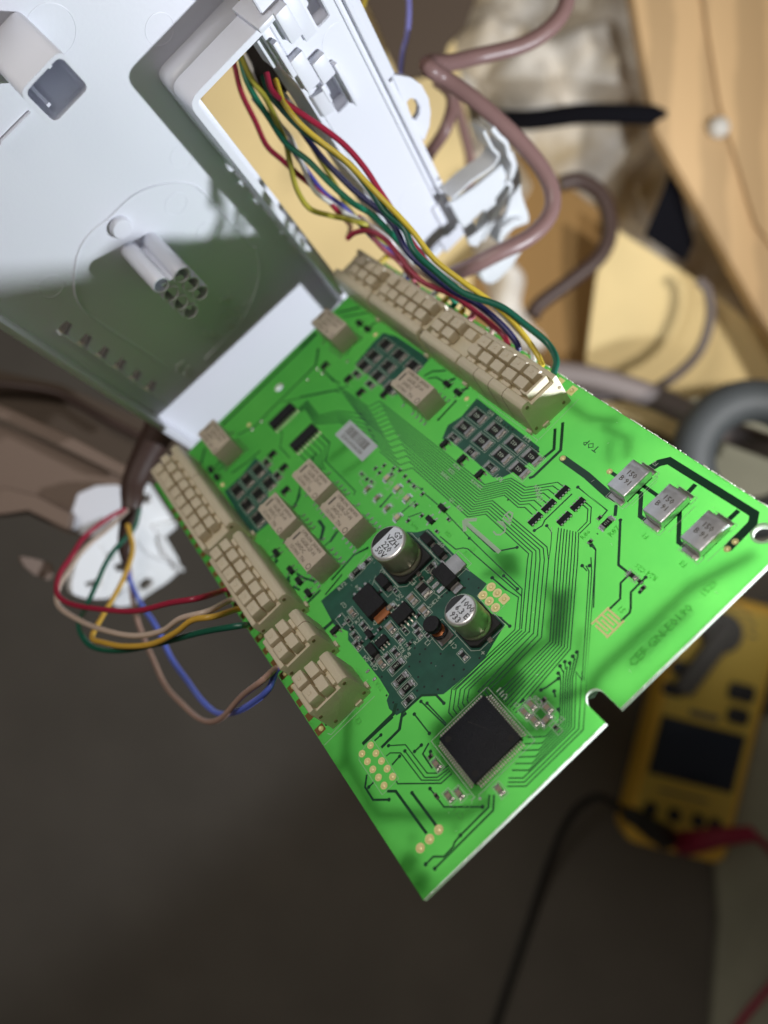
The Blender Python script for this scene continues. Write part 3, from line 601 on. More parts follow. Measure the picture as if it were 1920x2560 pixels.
for lab, pts in RL:
    q = [BP(*p, 8.0) for p in pts]; x = sum(p[0] for p in q)/4; y = sum(p[1] for p in q)/4
    if x > 60: x = x-.2
    o = obj("relay", rb, board, (x, y, .05), 0, lab)
    obj("relay_key", rt, o, (-2.2, 7.2, 7.6))
    for sx in (-1, 1):
        for yy in (5.4, .2, -2.0, -4.2, -6.2): obj("leg", rl, o, (sx*3.5, yy, 0), 0 if sx > 0 else math.pi)
    text("printed_text", "OMRON  JAPAN", o, (2.45, 0.0, 8.02), 1.5, 'ink_brown', -math.pi/2, sx=1.0)
    text("printed_text", "G6SK-2F-H", o, (.85, -.6, 8.02), 1.7, 'ink_brown', -math.pi/2, sx=1.0)
    text("printed_text", "24VDC", o, (-.8, 1.2, 8.02), 1.6, 'ink_brown', -math.pi/2)
    text("printed_text", "1519H1  TN", o, (-2.4, .6, 8.02), 1.5, 'ink_brown', -math.pi/2, sx=1.05)
    obj("coil_mark", MB().box(-1.4, 1.4, -.35, .35, 0, .012).mesh("coil_mark", 'ink_grey'), o, (0.4, 5.4, 8.0))
    mk = MB(); mk.ribbon(circ(0, 0, .75, 14), .22, .01, closed=True); obj("approval_mark", mk.mesh("approval_mark", 'ink_brown'), o, (-2.3, -5.9, 8.012))
# ------------------------------------------------------------------ electrolytic capacitors
def ecap(pt, ht, r, hh_, label, lines, size, dark):
    x, y = BP(*pt, ht)
    base = obj("electrolytic_capacitor", MB().prism([(-r-.35,-r+1.2),(-r+1.2,-r-.35),(r-1.2+1.55,-r-.35) if False else (r+.35,-r-.35),(r+.35,r+.35),(-r+1.2,r+.35),(-r-.35,r-1.2)], 0, 1.3).mesh("capacitor_base", 'rubber', bevel=.15, seg=1), board, (x, y, .06), 0, label)
    pr = [(r*.9,1.2),(r*.98,1.45),(r,1.9),(r*.985,2.5),(r*.93,2.9),(r*.97,3.35),(r,3.8),(r,hh_-1.1),(r*.985,hh_-.55),(r*.93,hh_-.18),(r*.86,hh_-.02),(r*.80,hh_-.0),(r*.3,hh_)]
    ms = [0]*8+[1]*5
    obj("can", MB().lathe(pr, 48, ms=ms).mesh("can", ['sleeve','aluminium'], smooth=True), base)
    ch = MB(); a0 = 0.62; pts_ = [(r*.86*math.cos(math.pi/2+t), r*.86*math.sin(math.pi/2+t)) for t in [(-1.05)+2.1*i/14 for i in range(15)]]
    obj("polarity_mark", ch.prism(pts_, hh_+.0, hh_+.025).mesh("polarity_mark", 'ink_black' if not dark else 'meter_dark'), base)
    for (s_, px_, py_) in lines: text("printed_text", s_, base, (px_, py_, hh_+.035), size, 'ink_black', -math.pi/2, sx=1.05)
    tb_ = MB().box(-.6, .6, -.6, .9, 0, .35).mesh("solder_tab", 'tin', bevel=.08, seg=1)
    obj("solder_tab", tb_, base, (0, -r-.9, 0)); obj("solder_tab", tb_, base, (0, r+.6, 0))
    q = [(x-r-.8,y-r+.8),(x-r+.8,y-r-.8),(x+r+.8,y-r-.8),(x+r+.8,y+r+.8),(x-r+.8,y+r+.8),(x-r-.8,y+r-.8)]; sk.ribbon(q, .14, ZS, closed=True)
    return base
ecap(A(905,1268), 10.3, 5.0, 10.3, "large aluminium can capacitor marked 220 50V", [("G9", 2.9, -1.0), ("VZH", 1.0, -1.0), ("220", -.95, -1.0), ("50V", -2.9, -.9)], 2.25, False)
ecap(G(620,1132), 10.0, 4.05, 10.0, "narrower capacitor marked 1000 6.3, edge of the power section", [("1000", 1.8, -.8), ("6.3 E", -.1, -1.0), ("933", -2.0, -.8)], 2.1, True)
# drum inductor
x, y = BP(*B(985,693), 5.4)
o = obj("inductor", MB().lathe([(1.7,.2),(2.0,.5),(2.0,1.3),(1.35,1.5),(1.35,1.6)], 28).lathe([(1.35,3.6),(1.5,3.7),(2.05,3.8),(2.1,4.1),(2.1,5.2),(2.0,5.4),(1.2,5.45)], 28).mesh("inductor", 'black', smooth=True), board, (x, y, .06), 0, "black drum inductor with copper winding")
wv = MB()
for k in range(7): wv.lathe([(1.4,1.45+k*.31),(1.72,1.6+k*.31),(1.4,1.76+k*.31)], 24)
obj("winding", wv.mesh("winding", 'cu_wire', smooth=True), o)
obj("foot_plate", MB().box(-2.0,2.0,-2.4,1.6,0,.3).mesh("foot_plate", 'tin', bevel=.1, seg=1), o, (0,-.8,0)); sbox(x, y-.6, 4.8, 6.4)
# power transistors
def dpak(p, ht, w, l, hh_, rot, label, tabm):
    x, y = BP(*p, ht); o = obj("power_transistor", MB().box(-w/2,w/2,-l/2,l/2,.1,hh_,taper=.03).mesh("power_transistor", 'black', bevel=.12, seg=1), board, (x, y, .06), rot, label)
    obj("heat_tab", MB().box(-w*.36,w*.36,-1.3,1.3,0,.7).mesh("heat_tab", tabm, bevel=.1, seg=1), o, (0, -l/2-.9, 0))
    for i in (-1, 0, 1): obj("leg", MB().box(-.4,.4,-1.2,.6,0,.55).mesh("leg", 'tin', bevel=.08, seg=1), o, (i*1.9, l/2+.9, 0), math.pi)
    return o
dpak(B(465,497), 2.2, 5.9, 8.6, 2.3, 0, "broad flat power transistor with copper tab", 'cu_wire')
dpak(G(455,775), 2.2, 3.9, 6.6, 2.3, math.pi/2*0, "power transistor with silver tab", 'tin')
for q_ in (B(985,335),B(1030,378),B(1073,415)): x, y = BP(*q_); obj("solder_pad", MB().box(-1.1,1.1,-.6,.6,0,.3).mesh("solder_pad", 'solder', bevel=.1, seg=1), board, (x, y, .06))
x, y = BP(*G(565,672), .8); obj("clip_tab", MB().box(-2.2,2.2,-2.4,2.4,0,.8).mesh("clip_tab", 'tin', bevel=.12, seg=1), board, (x, y, .08), 0)
sbox(x+.3, y, 5.6, 5.6)
# ------------------------------------------------------------------ fuses
fb = MB().box(-4.2, 4.2, -2.85, 2.85, .9, 3.2).mesh("fuse_case", 'can_metal', bevel=.35, seg=3)
fu = MB().box(-3.9, 3.9, -2.5, 2.5, .1, .95).mesh("fuse_base", 'rubber')
ff = MB().box(-.7, .7, -2.2, 2.2, 0, .45).mesh("fuse_foot", 'tin', bevel=.18, seg=2)
fl = MB().box(-.12, .12, -2.3, 2.3, .3, 1.6).mesh("fuse_flange", 'tin')
for lab, pts in (("resettable fuse nearest the grey ring side, topmost of three", (E(460,350),E(640,450),E(375,680),E(240,560))), ("middle one of the three silver fuses", (E(780,565),E(970,670),E(715,905),E(545,790))), ("silver fuse nearest the corner hole", (E(1125,800),E(1320,905),E(1065,1165),E(880,1030)))):
    q = [BP(*p, 3.2) for p in pts]; x = sum(p[0] for p in q)/4; y = sum(p[1] for p in q)/4
    o = obj("fuse", fb, board, (x, y, .06), 0, lab); obj("fuse_base", fu, o); obj("fuse_foot", ff, o, (-4.9, 0, 0)); obj("fuse_foot", ff, o, (4.9, 0, 0)); obj("fuse_flange", fl, o, (-4.3, 0, 0)); obj("fuse_flange", fl, o, (4.3, 0, 0))
    text("printed_text", "150", o, (1.0, 0, 3.22), 1.9, 'ink_grey', -math.pi/2); text("printed_text", "B 91", o, (-1.0, 0, 3.22), 1.9, 'ink_grey', -math.pi/2)
    for (sx, w_) in ((-4.8, 2.0), (4.8, 2.0)): sk.ribbon([(x+sx-w_/2,y-2.8),(x+sx+w_/2,y-2.8),(x+sx+w_/2,y+2.8),(x+sx-w_/2,y+2.8)], .12, ZS, closed=True)
    sk.ribbon([(x-4,y-3.9),(x+4,y-3.9)], .1, ZS)
# ------------------------------------------------------------------ barcode sticker
q = [BP(*A(*p)) for p in ((515,5),(805,265),(655,440),(370,155))]; x = sum(p[0] for p in q)/4; y = sum(p[1] for p in q)/4
o = obj("barcode_label", MB().box(-3.1,3.1,-8.3,8.3,0,.06).mesh("barcode_label", 'sticker'), board, (x, y, .09))
bc = MB(); yy = -5.6
while yy < 5.6:
    w_ = rnd.choice((.15,.3,.45)); bc.box(-.6, 2.2, yy, yy+w_, 0, .01); yy += w_+rnd.choice((.15,.25,.4))
obj("bar_code", bc.mesh("bar_code", 'ink_grey'), o, (0, .3, .07)); text("serial_number", "E2802009540789", o, (-1.75, 0, .075), 1.75, 'ink_grey', -math.pi/2, sx=.95)
# marker arrow
mk = MB(); za = .16
mk.ribbon(bpts([D(262,850),D(622,1168)]), 1.05, za); mk.ribbon(bpts([D(385,828),D(255,835)]), 1.0, za+.01); mk.ribbon(bpts([D(250,832),D(262,950)]), 1.0, za+.02)
obj("marker_arrow", mk.mesh("marker_arrow", 'white_ink'), board)
mk = MB()
for l_ in ([D(600,850),D(650,855),D(680,900),D(675,950),D(630,985),D(585,985),D(555,950)], [D(595,845),D(690,915)], [D(650,810),D(735,880)], [D(668,790),D(720,745),D(755,765),D(745,810),D(705,860)], [D(690,775),D(740,850)]): mk.ribbon(bpts(l_), .45, za)
obj("marker_letters", mk.mesh("marker_letters", 'white_ink'), board)
# outlines and printed legends
for l_ in ([E(400,780),E(690,510),E(640,480)], [N(610,165),N(700,240),N(940,410),N(1060,500),N(1220,625),N(1200,650)], [A(700,1380),A(600,1510)], [B(1260,230),B(1310,262)], [B(1010,440),B(1060,470),B(1215,340)], [L(1060,1440),L(1090,1450),L(1390,1120),L(1370,1110)], [L(1030,1540),L(1450,1130)], [D(1160,905),D(1150,980)], [A(660,570),A(620,640),A(660,690)], [A(770,600),A(850,520)], [A(880,700),A(910,730),A(980,620)], [A(985,800),A(1010,820),A(1075,700)], [CC(590,1115),CC(545,1118)], [J(985,1659),J(1320,1320)], [B(530,295),B(500,380)]): sline(l_)
for x, y, w, l in ((1,1,1,1),): pass
obj("silkscreen_outline", sk.mesh("silkscreen_outline", 'silk'), board, kind='stuff')
R90 = -math.pi/2
for s_, p, sz, rz, m_ in (("R72",B(252,385),2.0,0,'silk'),("C27",B(268,540),1.5,R90*-1,'silk'),("R76",B(390,665),1.7,0,'silk'),("C25",B(545,675),1.9,0,'silk'),("U2",B(730,480),1.9,0,'silk'),("U1",B(583,272),1.7,R90,'silk'),("D8",B(380,395),1.5,R90*-1,'silk'),
  ("Q4",B(452,985),1.7,math.pi/2,'silk'),("C19",B(520,1048),1.8,math.pi/2,'silk'),("R62",B(745,900),1.7,math.pi/2,'silk'),("R61",B(795,880),1.7,math.pi/2,'silk'),("R8",B(795,960),1.9,0,'silk'),("R27",B(880,835),1.7,0,'silk'),("L1",B(960,860),1.8,R90,'silk'),("C18",B(1172,868),1.8,R90*-1,'silk'),("C24",B(1030,505),1.7,0,'silk'),("R28",B(990,545),1.5,0,'silk'),("+",B(845,365),2.2,0,'silk'),("+",B(1422,940),2.2,0,'silk'),("D7",B(1075,40),1.7,math.pi/2,'silk'),
  ("V12",B(560,1215),1.9,R90,'silk_faint'),("R42",N(735,345),1.7,math.pi/2,'silk'),("R33",N(825,405),1.7,math.pi/2,'silk'),("R34",N(1115,610),1.8,math.pi/2,'silk'),("R71",N(822,1015),2.0,math.pi/2,'silk'),("TOP",D(1572,60),2.7,math.pi/2,'copper_mask'),("F2",E(665,385),1.6,math.pi/2,'silk'),("F1",E(578,1025),1.8,math.pi/2,'silk_faint'),("F3",E(912,1270),1.9,math.pi/2,'silk_faint'),("R87",E(300,985),2.0,0,'silk_faint'),("R86",D(1510,985),1.8,0,'silk_faint'),
  ("C21",E(535,1310),1.8,math.pi/2,'silk_faint'),("R24",E(635,1375),1.9,math.pi/2,'silk_faint'),("S1",F(1175,410),2.0,math.pi/2,'silk_faint'),("1523",O(1075,285),2.3,0,'silk_faint'),("CEF GN-E0190",O(600,750),3.0,0,'silk_faint'),("U11",CC(850,275),2.1,math.pi/2,'silk'),("C20",CC(1145,335),1.7,math.pi/2,'silk'),("C22",CC(1325,510),1.6,0,'silk'),("17",CC(965,375),1.6,R90,'silk'),("1",CC(610,1150),1.9,math.pi/2,'silk'),("C9",M(1320,985),1.9,math.pi/2,'silk_faint'),("C11",M(1235,1050),2.1,math.pi/2,'silk_faint'),("E3",M(195,100),2.0,R90,'silk_faint'),
  ("R59",D(205,715),1.6,R90,'silk'),("Q1",D(125,630),1.6,R90,'silk'),("R4042",D(55,375),1.5,R90,'silk'),("R7D",D(120,330),1.5,R90,'silk'),("R584",D(175,280),1.5,R90,'silk'),("R3M4M",D(378,462),1.5,R90,'silk'),("R10",G(700,570),1.7,R90,'silk_faint'),("C5",G(755,510),1.7,R90,'silk_faint'),("R53",G(500,360),1.6,R90,'silk_faint'),("LED7",A(925,640),1.7,R90*-1,'silk'),("LED5",A(1040,740),1.7,R90*-1,'silk'),("LED3",A(1160,870),1.7,R90*-1,'silk'),("R108",A(1190,1105),1.5,R90,'silk_faint'),("D",A(985,985),1.8,0,'silk'),("4",F(-150,290),1,0,'silk')):
    q = BP(*p); text("printed_text", s_, board, (q[0], q[1], .12), sz*.92, m_, rz)
for k in range(4): q = BP(*D(1010+k*8, 500+k*40)); text("printed_text", "R57", board, (q[0], q[1], .13), 1.3, 'silk', R90)
lint = MB()
for k in range(70):
    x, y = rnd.uniform(2, 104), rnd.uniform(2, 150); z = .2; a = rnd.uniform(0, 6.3); l_ = rnd.uniform(.15, .9)
    lint.tube([(x, y, z), (x+l_*math.cos(a)*.5+rnd.uniform(-.1,.1), y+l_*math.sin(a)*.5, z+.05), (x+l_*math.cos(a), y+l_*math.sin(a), z)], .035, 4)
obj("lint_fibre", lint.mesh("lint_fibre", 'residue'), board, kind='stuff')
sc_ = MB().box(-.012, .012, -2.6, 2.6, 0, .01).mesh("surface_scratch", 'ink_grey'); obj("surface_scratch", sc_, mcu, (1.6, 2.4, 1.505), .45)
#@@TERMINALS
# ------------------------------------------------------------------ terminal blocks (levers in pairs)
lvb = MB().extr([(-1.65,0),(1.65,0),(1.5,3.3),(-1.2,3.5),(-1.65,3.0)], -1.98, 1.98).mesh("lever", 'ivory', bevel=.3, seg=2)
lvs = MB().extr([(-1.5,0),(1.5,0),(1.4,2.9),(-1.2,3.2)], -1.95, 1.95).mesh("lever", 'ivory', bevel=.28, seg=2)
tab = MB().box(-.55, .55, -1.6, 1.6, 0, 1.7).mesh("release_tab", 'ivory', bevel=.15, seg=1)
slotm = MB().box(-.5, .5, -.5, .5, 0, .5).mesh("lever_slot", 'ivory', bevel=.12, seg=1)
recess = MB().box(-3.4, 3.4, -2.4, 2.4, 0, .05).mesh("recess", 'ivory_gap')
def terminal(y0, y1, side, levers, pitch, first, label, seams=(), missing=(), joint=1):
    """side -1: left edge of the board (outer edge x=0), +1: right edge (x=106)."""
    X = (lambda d: d) if side < 0 else (lambda d: 106-d)
    sx = 1 if side < 0 else -1
    o = bpy.data.objects.new("terminal_block", None); C.objects.link(o); o.parent = board; o.empty_display_size = .005
    o.location = (X(9)/1000, y0/1000, 0.0); o['label'] = label
    px = lambda d: sx*(d-9)
    low = MB().extr([(px(4.2),0.1),(px(16.7),0.1),(px(16.6),9.6),(px(16.3),10.9),(px(15.5),11.5),(px(13.9),11.5),(px(13.6),11.0),(px(13.5),9.6),(px(5.9),9.6),(px(5.8),11.0),(px(4.6),11.0),(px(4.3),10.6)], 0, y1-y0)
    obj("housing", low.mesh("terminal_housing", 'ivory', bevel=.28, seg=2), o)
    for s_ in seams: obj("seam", MB().extr([(px(16.73),.4),(px(16.63),9.6),(px(16.33),10.94),(px(15.52),11.54),(px(13.9),11.54),(px(13.9),11.3),(px(15.5),11.2),(px(16.3),9.6),(px(16.4),.4)], -.09, .09).mesh("seam", 'ivory_gap'), o, (0, s_-y0, 0))
    for i in range(levers):
        yy = first+i*pitch-y0; yr = yy
        if yy+1.5 > y1-y0 or yy-1.5 < 0: continue
        if i in missing:
            obj("lever", lvs, o, (px(7.6), yy, 8.2), 0 if side < 0 else math.pi); continue
        dz = rnd.choice((-.5, -.1, 0, .1, .35))+rnd.uniform(-.12, .12); yj = rnd.uniform(-.12, .12)
        obj("lever", lvb, o, (px(7.6+rnd.uniform(-.15,.15)), yy+yj, 9.7+dz), (0 if side < 0 else math.pi)+rnd.uniform(-.03,.03))
        obj("lever", lvs, o, (px(11.05), yy-yj, 9.9-dz*.5), (0 if side < 0 else math.pi)+rnd.uniform(-.03,.03))
        obj("lever_slot", slotm, o, (px(7.6), yy+yj, 12.75+dz))
        obj("release_tab", tab, o, (px(13.15), yy+.4, 9.2), 0)
    for yy, zz, dd in ((0, 2.0, 15.6), (0, 9.9, 14.8), (0, 1.8, 6.2), (0, 7.0, 5.2)):
        pin = MB().cyl(0, 0, 0, .12, .5, 14).mesh("end_hole", 'ivory_gap')
        h_ = obj("end_hole", pin, o, (px(dd), -.1, zz)); h_.rotation_euler = (math.pi/2*-1, 0, 0)
    kb = MB().box(px(16.7) if sx > 0 else px(17.4), px(17.4) if sx > 0 else px(16.7), 1.0, 2.8, .1, 1.2).box(min(px(12), px(14)), max(px(12), px(14)), -.5, .0, .1, 1.1).mesh("locating_key", 'ivory')
    obj("locating_key", kb, o)
    return o
terminal(45.2, 54.7, -1, 2, 5.0, 47.6, "two-pole terminal block at the end of its row, brown and blue wires", joint=1)
terminal(60.8, 71.4, -1, 2, 5.3, 63.3, "two-pole terminal block with nothing plugged in, middle of the row", seams=(66.2,))
terminal(77.6, 107.6, -1, 6, 5.05, 80.1, "five-wire terminal block holding the red, cream, amber and green wires", seams=())
terminal(112.4, 158.5, -1, 8, 5.25, 117.4, "long terminal block out of focus next to the white clips", seams=(139.4,), missing=())
for yy in (157.6,):
    pass
terminal(66.6, 94.8, +1, 5, 5.05, 71.4, "sharpest section of the long terminal block, beside the gold pad", seams=(74.6,80.6,87.0))
terminal(95.4, 113.2, +1, 3, 5.05, 99.0, "middle section of the long terminal block on the wired edge", missing=(0,))
terminal(115.2, 142.4, +1, 5, 5.05, 118.2, "section of the long terminal block opposite the first relay")
terminal(143.6, 166.0, +1, 4, 5.05, 146.8, "last section of the long terminal block under the white housing", missing=(3,))
# raised lever pair with open mouth at the near end of the right row
oc = MB().box(-3.4,3.4,-1.0,-.4,0,3.0).box(-3.4,-2.8,-.4,2.0,0,3.0).box(2.8,3.4,-.4,2.0,0,3.0)
obj("open_clamp", oc.mesh("open_clamp", 'ivory', bevel=.15, seg=1), board, (96.4, 68.6, 9.25))
#@@HOUSING
# ================================================================== white housing
house = empty("plastic_housing", MHOUSE, "white plastic controller housing with square socket and tube cluster, partly shaded by the board", "housing")
slots = []
for i in range(6):
    a, b = HP(*U(*((430,830),(560,910),(675,990),(785,1065),(885,1140),(985,1205))[i])); slots.append([(a-1.7,b-2.3),(a+1.7,b-1.0),(a+1.7,b+1.8),(a-1.7,b+1.8)])
fl_out = [(-34,-16),(36,-16),(36,107.2),(60,107.2),(60,210),(-34,210)]
vs = []
for i in range(7):
    b = 60-i*7.2; vs.append(circ(33.2, b, 1.5, 14, ry=1.9))
obj("floor_panel", plate_mesh("housing_floor", fl_out, slots, -2.0, 0.0, 'abs_white'), house)
obj("side_wall", MB().extr([(-36.2,-2),(-33.9,-2),(-34.3,6.2),(-36.2,6.2)], 2, 210).mesh("side_wall", 'abs_white', bevel=.4), house)
obj("foot_tip", MB().box(-38.2,-34.5,-2.5,1.2,-2,1.2).mesh("foot_tip", 'abs_white', bevel=.5), house)
# L shaped wall round the cable opening
def rounded(pts, r, k=6):
    out = []
    n = len(pts)
    for i in range(n):
        p0, p1, p2 = Vector(pts[i-1]), Vector(pts[i]), Vector(pts[(i+1) % n]); rr = r[i] if isinstance(r, (list, tuple)) else r
        if rr <= 0: out.append(tuple(p1)); continue
        a = (p0-p1).normalized(); b = (p2-p1).normalized()
        A_, B_ = p1+a*rr, p1+b*rr
        for j in range(k+1):
            t = j/k; q_ = A_*(1-t)**2+p1*2*t*(1-t)+B_*t*t; out.append(tuple(q_))
    return out
hw = rounded([(33.9,-6),(36.0,-6),(36.0,105.6),(60,105.6),(60,112.5),(33.9,112.5)], [0,0,2.5,0,0,4.0])
VB = [73.6, 65.6, 57.6, 49.6, 41.6, 33.6]
obj("opening_wall", plate_mesh("opening_wall", rounded([(34.6,1),(36.4,1),(36.4,106.6),(60,106.6),(60,108.4),(34.6,108.4)], [0,0,1.5,0,0,3.5]), [], 7.0, 15.4, 'abs_white', bevel=.12), house)
edges_ = [1]+[e_ for b_ in sorted(VB) for e_ in (b_-2.3, b_+2.3)]
for k in range(0, len(edges_)-2, 2):
    obj("wall_foot", MB().box(34.61, 36.39, edges_[k], edges_[k+1], -.5, 7.01).mesh("wall_foot", 'abs_white'), house)
ye = edges_[-1]
obj("wall_foot", plate_mesh("wall_foot", rounded([(34.61,ye),(36.39,ye),(36.39,106.6),(60,106.6),(60,108.39),(34.61,108.39)], [0,0,1.5,0,0,3.5]), [], -.5, 7.01, 'abs_white'), house)
obj("wall_ledge", MB().box(36.4,38.0,1,106.6,11.0,12.2).mesh("wall_ledge", 'abs_white', bevel=.2), house)
# square socket tube
sx0, sx1, sy0, sy1 = 9.6, 21.4, 129.6, 140.0
osk = rounded([(sx0,sy0),(sx1,sy0),(sx1,sy1),(sx0,sy1)], 2.2); isk = rounded([(sx0+.9,sy0+.9),(sx1-.9,sy0+.9),(sx1-.9,sy1-.9),(sx0+.9,sy1-.9)], 1.6)
obj("square_socket", plate_mesh("square_socket", osk, [isk], 0, 20, 'abs_white', bevel=.25), house)
for yy in (131.8, 137.0): obj("socket_rib", MB().box(sx0+2.2 if yy < 134 else sx0+2.2, sx0+3.0, yy, yy+.7, 0.2, 17).mesh("socket_rib", 'abs_white'), house, (0 if yy < 134 else 5.5, 0, 0))
# tube cluster
tc = [HP(*U(*p), 17.4) for p in ((1048,555),(1182,490),(1243,550),(1303,605),(1113,612),(1175,670),(1238,725))]
tm = MB()
prof = [(1.55,15.5),(1.55,17.35),(1.7,17.5),(2.05,17.5),(2.2,17.3),(2.2,0)][::-1]
tubem = MB().lathe([(2.55,0),(2.5,17.2),(2.35,17.4),(2.05,17.4),(1.9,17.2),(1.85,4)], 24, ms=[0,0,0,0,0,1]).mesh("guide_tube", ['abs_white','abs_hole_shade'], smooth=True)
for a, b in tc: obj("guide_tube", tubem, house, (a, b, 0))
ca, cb_ = sum(p[0] for p in tc)/7, sum(p[1] for p in tc)/7
obj("tube_web", MB().prism([tc[0], tc[4], tc[5], tc[6], tc[3], tc[2], tc[1]], 0, 16.9).mesh("tube_web", 'abs_white'), house)
# button
a, b = HP(*T(775,1465), 0); obj("round_boss", MB().lathe([(3.0,0),(2.9,1.4),(2.6,1.8),(2.0,1.9),(.3,1.9)], 28).mesh("round_boss", 'abs_white', smooth=True), house, (a, b, 0))
# moulding ridges
rg = MB()
path = [HP(*p) for p in (U(1085,1090),U(900,960),U(700,830),U(560,730),U(500,640),U(482,540),U(492,400),U(530,290),U(600,200),U(700,120),U(840,-10),T(950,1225),T(1100,1188),T(1230,1195),T(1310,1240),T(1450,1390),T(1620,1590),U(1659,320),U(1680,500),U(1600,720),U(1500,850),U(1330,1030))]
rg.tube([(p.x, p.y, 0.02) for p in smooth_path([(a, b, 0) for a, b in path], 6)], .38, 6)
obj("moulded_ridge", rg.mesh("moulded_ridge", 'abs_white', smooth=True), house)
for p, r in ((T(1035,190),3.6),(T(1180,1010),3.3),(T(1140,1320),3.2),(T(1340,1500),3.2),(U(330,560),3.3),(T(330,200),5.5)):
    a, b = HP(*p); e_ = MB(); e_.tube([(a+r*math.cos(t*math.pi/16), b+r*math.sin(t*math.pi/16), 0) for t in range(33)], .09, 5); obj("ejector_mark", e_.mesh("ejector_mark", 'abs_white', smooth=True), house)
a0, b0 = HP(*T(190,715)); a1, b1 = HP(*T(0,905)); obj("parting_step", MB().prism([(a0,b0),(a1,b1),(a1-.8,b1-.5),(a0-.8,b0-.5)], 0, .9).mesh("parting_step", 'abs_white'), house)
for i in range(6):
    a, b = HP(*U(*((430,830),(560,910),(675,990),(785,1065),(885,1140),(985,1205))[i]))
    obj("vent_rib", MB().prism([(a-2.2,b+1.8),(a-1.7,b+1.8),(a-1.2,b-8.2),(a-1.9,b-8.2)], 0, 2.4).mesh("vent_rib", 'abs_white'), house)
rs = MB()
for k in range(26):
    u_, v_ = rnd.choice(((1480,640),(1510,760),(1440,870),(1360,900),(1180,1090),(1460,700),(1540,700))); a, b = HP(*U(u_+rnd.uniform(-60,60), v_+rnd.uniform(-50,50)))
    pth = [(a, b, .15)]
    for j in range(4): pth.append((pth[-1][0]+rnd.uniform(-1.3,1.3), pth[-1][1]+rnd.uniform(-1.3,1.3), .15))
    rs.tube(smooth_path(pth, 3), rnd.uniform(.12,.3), 5)
obj("glue_residue", rs.mesh("glue_residue", 'residue', smooth=True), house, kind='stuff')
# side panel right of the opening
def hbox(name, a0, a1, b0, b1, h0, h1, bev=.3, m='abs_white'): return obj(name, MB().box(a0, a1, b0, b1, h0, h1).mesh(name, m, bevel=bev, seg=2), house)
obj("side_panel", plate_mesh("side_panel", [(60,6),(63,6),(63,5),(79,5),(79,200),(60,200),(60,97),(62.5,97),(62.5,86),(60,86)], [rounded([(63.6,74.6),(67.6,74.6),(67.6,85.4),(63.6,85.4)], .6, 3), rounded([(69.8,97.4),(73.6,97.4),(73.6,106),(69.8,106)], .6, 3)], 13.9, 15.5, 'abs_white', bevel=.2), house)
obj("pocket_floor", MB().box(62.6, 68.4, 73.6, 86.4, 9.0, 9.8).box(68.4, 69, 73.6, 86.4, 9.0, 13.9).box(62.6, 68.4, 73.0, 73.6, 9, 13.9).mesh("pocket_floor", 'abs_white'), house)
obj("pocket_floor", MB().box(69, 75, 96.5, 107, 9.0, 9.8).box(74.4, 75, 96.5, 107, 9.0, 13.9).box(69, 75, 96.0, 96.5, 9, 13.9).mesh("pocket_floor", 'abs_white'), house)
obj("inner_skirt", MB().prism([(58.8,7),(60,7),(60,108),(57.6,108),(57.6,96),(58.6,90)], 2, 15.2).mesh("inner_skirt", 'abs_white', bevel=.2), house)
hbox("outer_rail", 78.0, 79.2, 21, 200, 15.3, 17.0, .35)
hbox("outer_rail", 76.2, 77.0, 5, 200, 15.3, 16.1, .25)
hbox("outer_lip", 79.25, 83.0, 68, 200, 11.2, 13.2, .4)
hbox("outer_lip", 79.25, 81.6, 21, 67.5, 11.2, 13.8, .4)
hbox("corner_step", 73.9, 78.6, 5.2, 20.6, 15.45, 16.4, .3)
lt = [HP(*p, 12.5) for p in (V(1235,480),V(1300,492),V(1370,505),V(1440,555),V(1485,640),V(1498,730),V(1490,820),V(1455,915),V(1400,860))]
lh = [HP(*p, 12.5) for p in (V(1342,665),V(1365,638),V(1400,645),V(1425,695),V(1420,740),V(1400,775),V(1380,772),V(1358,720))]
obj("hanging_loop", plate_mesh("hanging_loop", lt, [lh], 10.6, 12.5, 'abs_white', bevel=.25), house)
hbox("latch_block", 61.6, 65.4, 101.2, 109.8, 14.8, 18.2, .45)
hbox("latch_block", 65.4, 68.9, 97.5, 112, 15.0, 16.6, .3)
hbox("latch_block", 59.2, 63.4, 87.4, 97.6, 14.0, 17.4, .5)
hbox("latch_block", 63.4, 67.6, 86.2, 93.0, 15.3, 17.9, .5)
hbox("latch_block", 68.1, 69.2, 73.6, 88.0, 15.3, 17.6, .3)
hbox("latch_block", 62.6, 63.5, 80.5, 86.2, 15.3, 17.6, .25)
obj("snap_tongue", MB().extr([(0,0),(4.6,0),(4.6,1.4),(3.6,3.2),(.6,2.2),(0,1.0)], 0, 7.2).mesh("snap_tongue", 'abs_white', bevel=.3, seg=2), house, (59.2, 77.6, 14.2))
hbox("snap_arm", 59.6, 61.4, 84, 92, 13.2, 15.6, .4)
hbox("clip_strip", 58.0, 59.4, 93.5, 104.2, 15.3, 17.2, .3)
hbox("clip_strip", 56.2, 57.5, 96.0, 104.5, 8.0, 13.0, .3, 'abs_white')
hbox("cross_rib", 57.0, 62.0, 108.4, 110.0, 6, 17.5, .4)
hbox("end_bracket", 60.0, 78.4, 0.6, 4.6, 6.0, 12.4, .6)
hbox("end_bracket", 73.0, 82.5, -9.0, 17.0, 4.5, 10.5, .7)
hbox("end_bracket", 62.0, 72.0, -3.0, 0.4, 8.0, 13.2, .5)
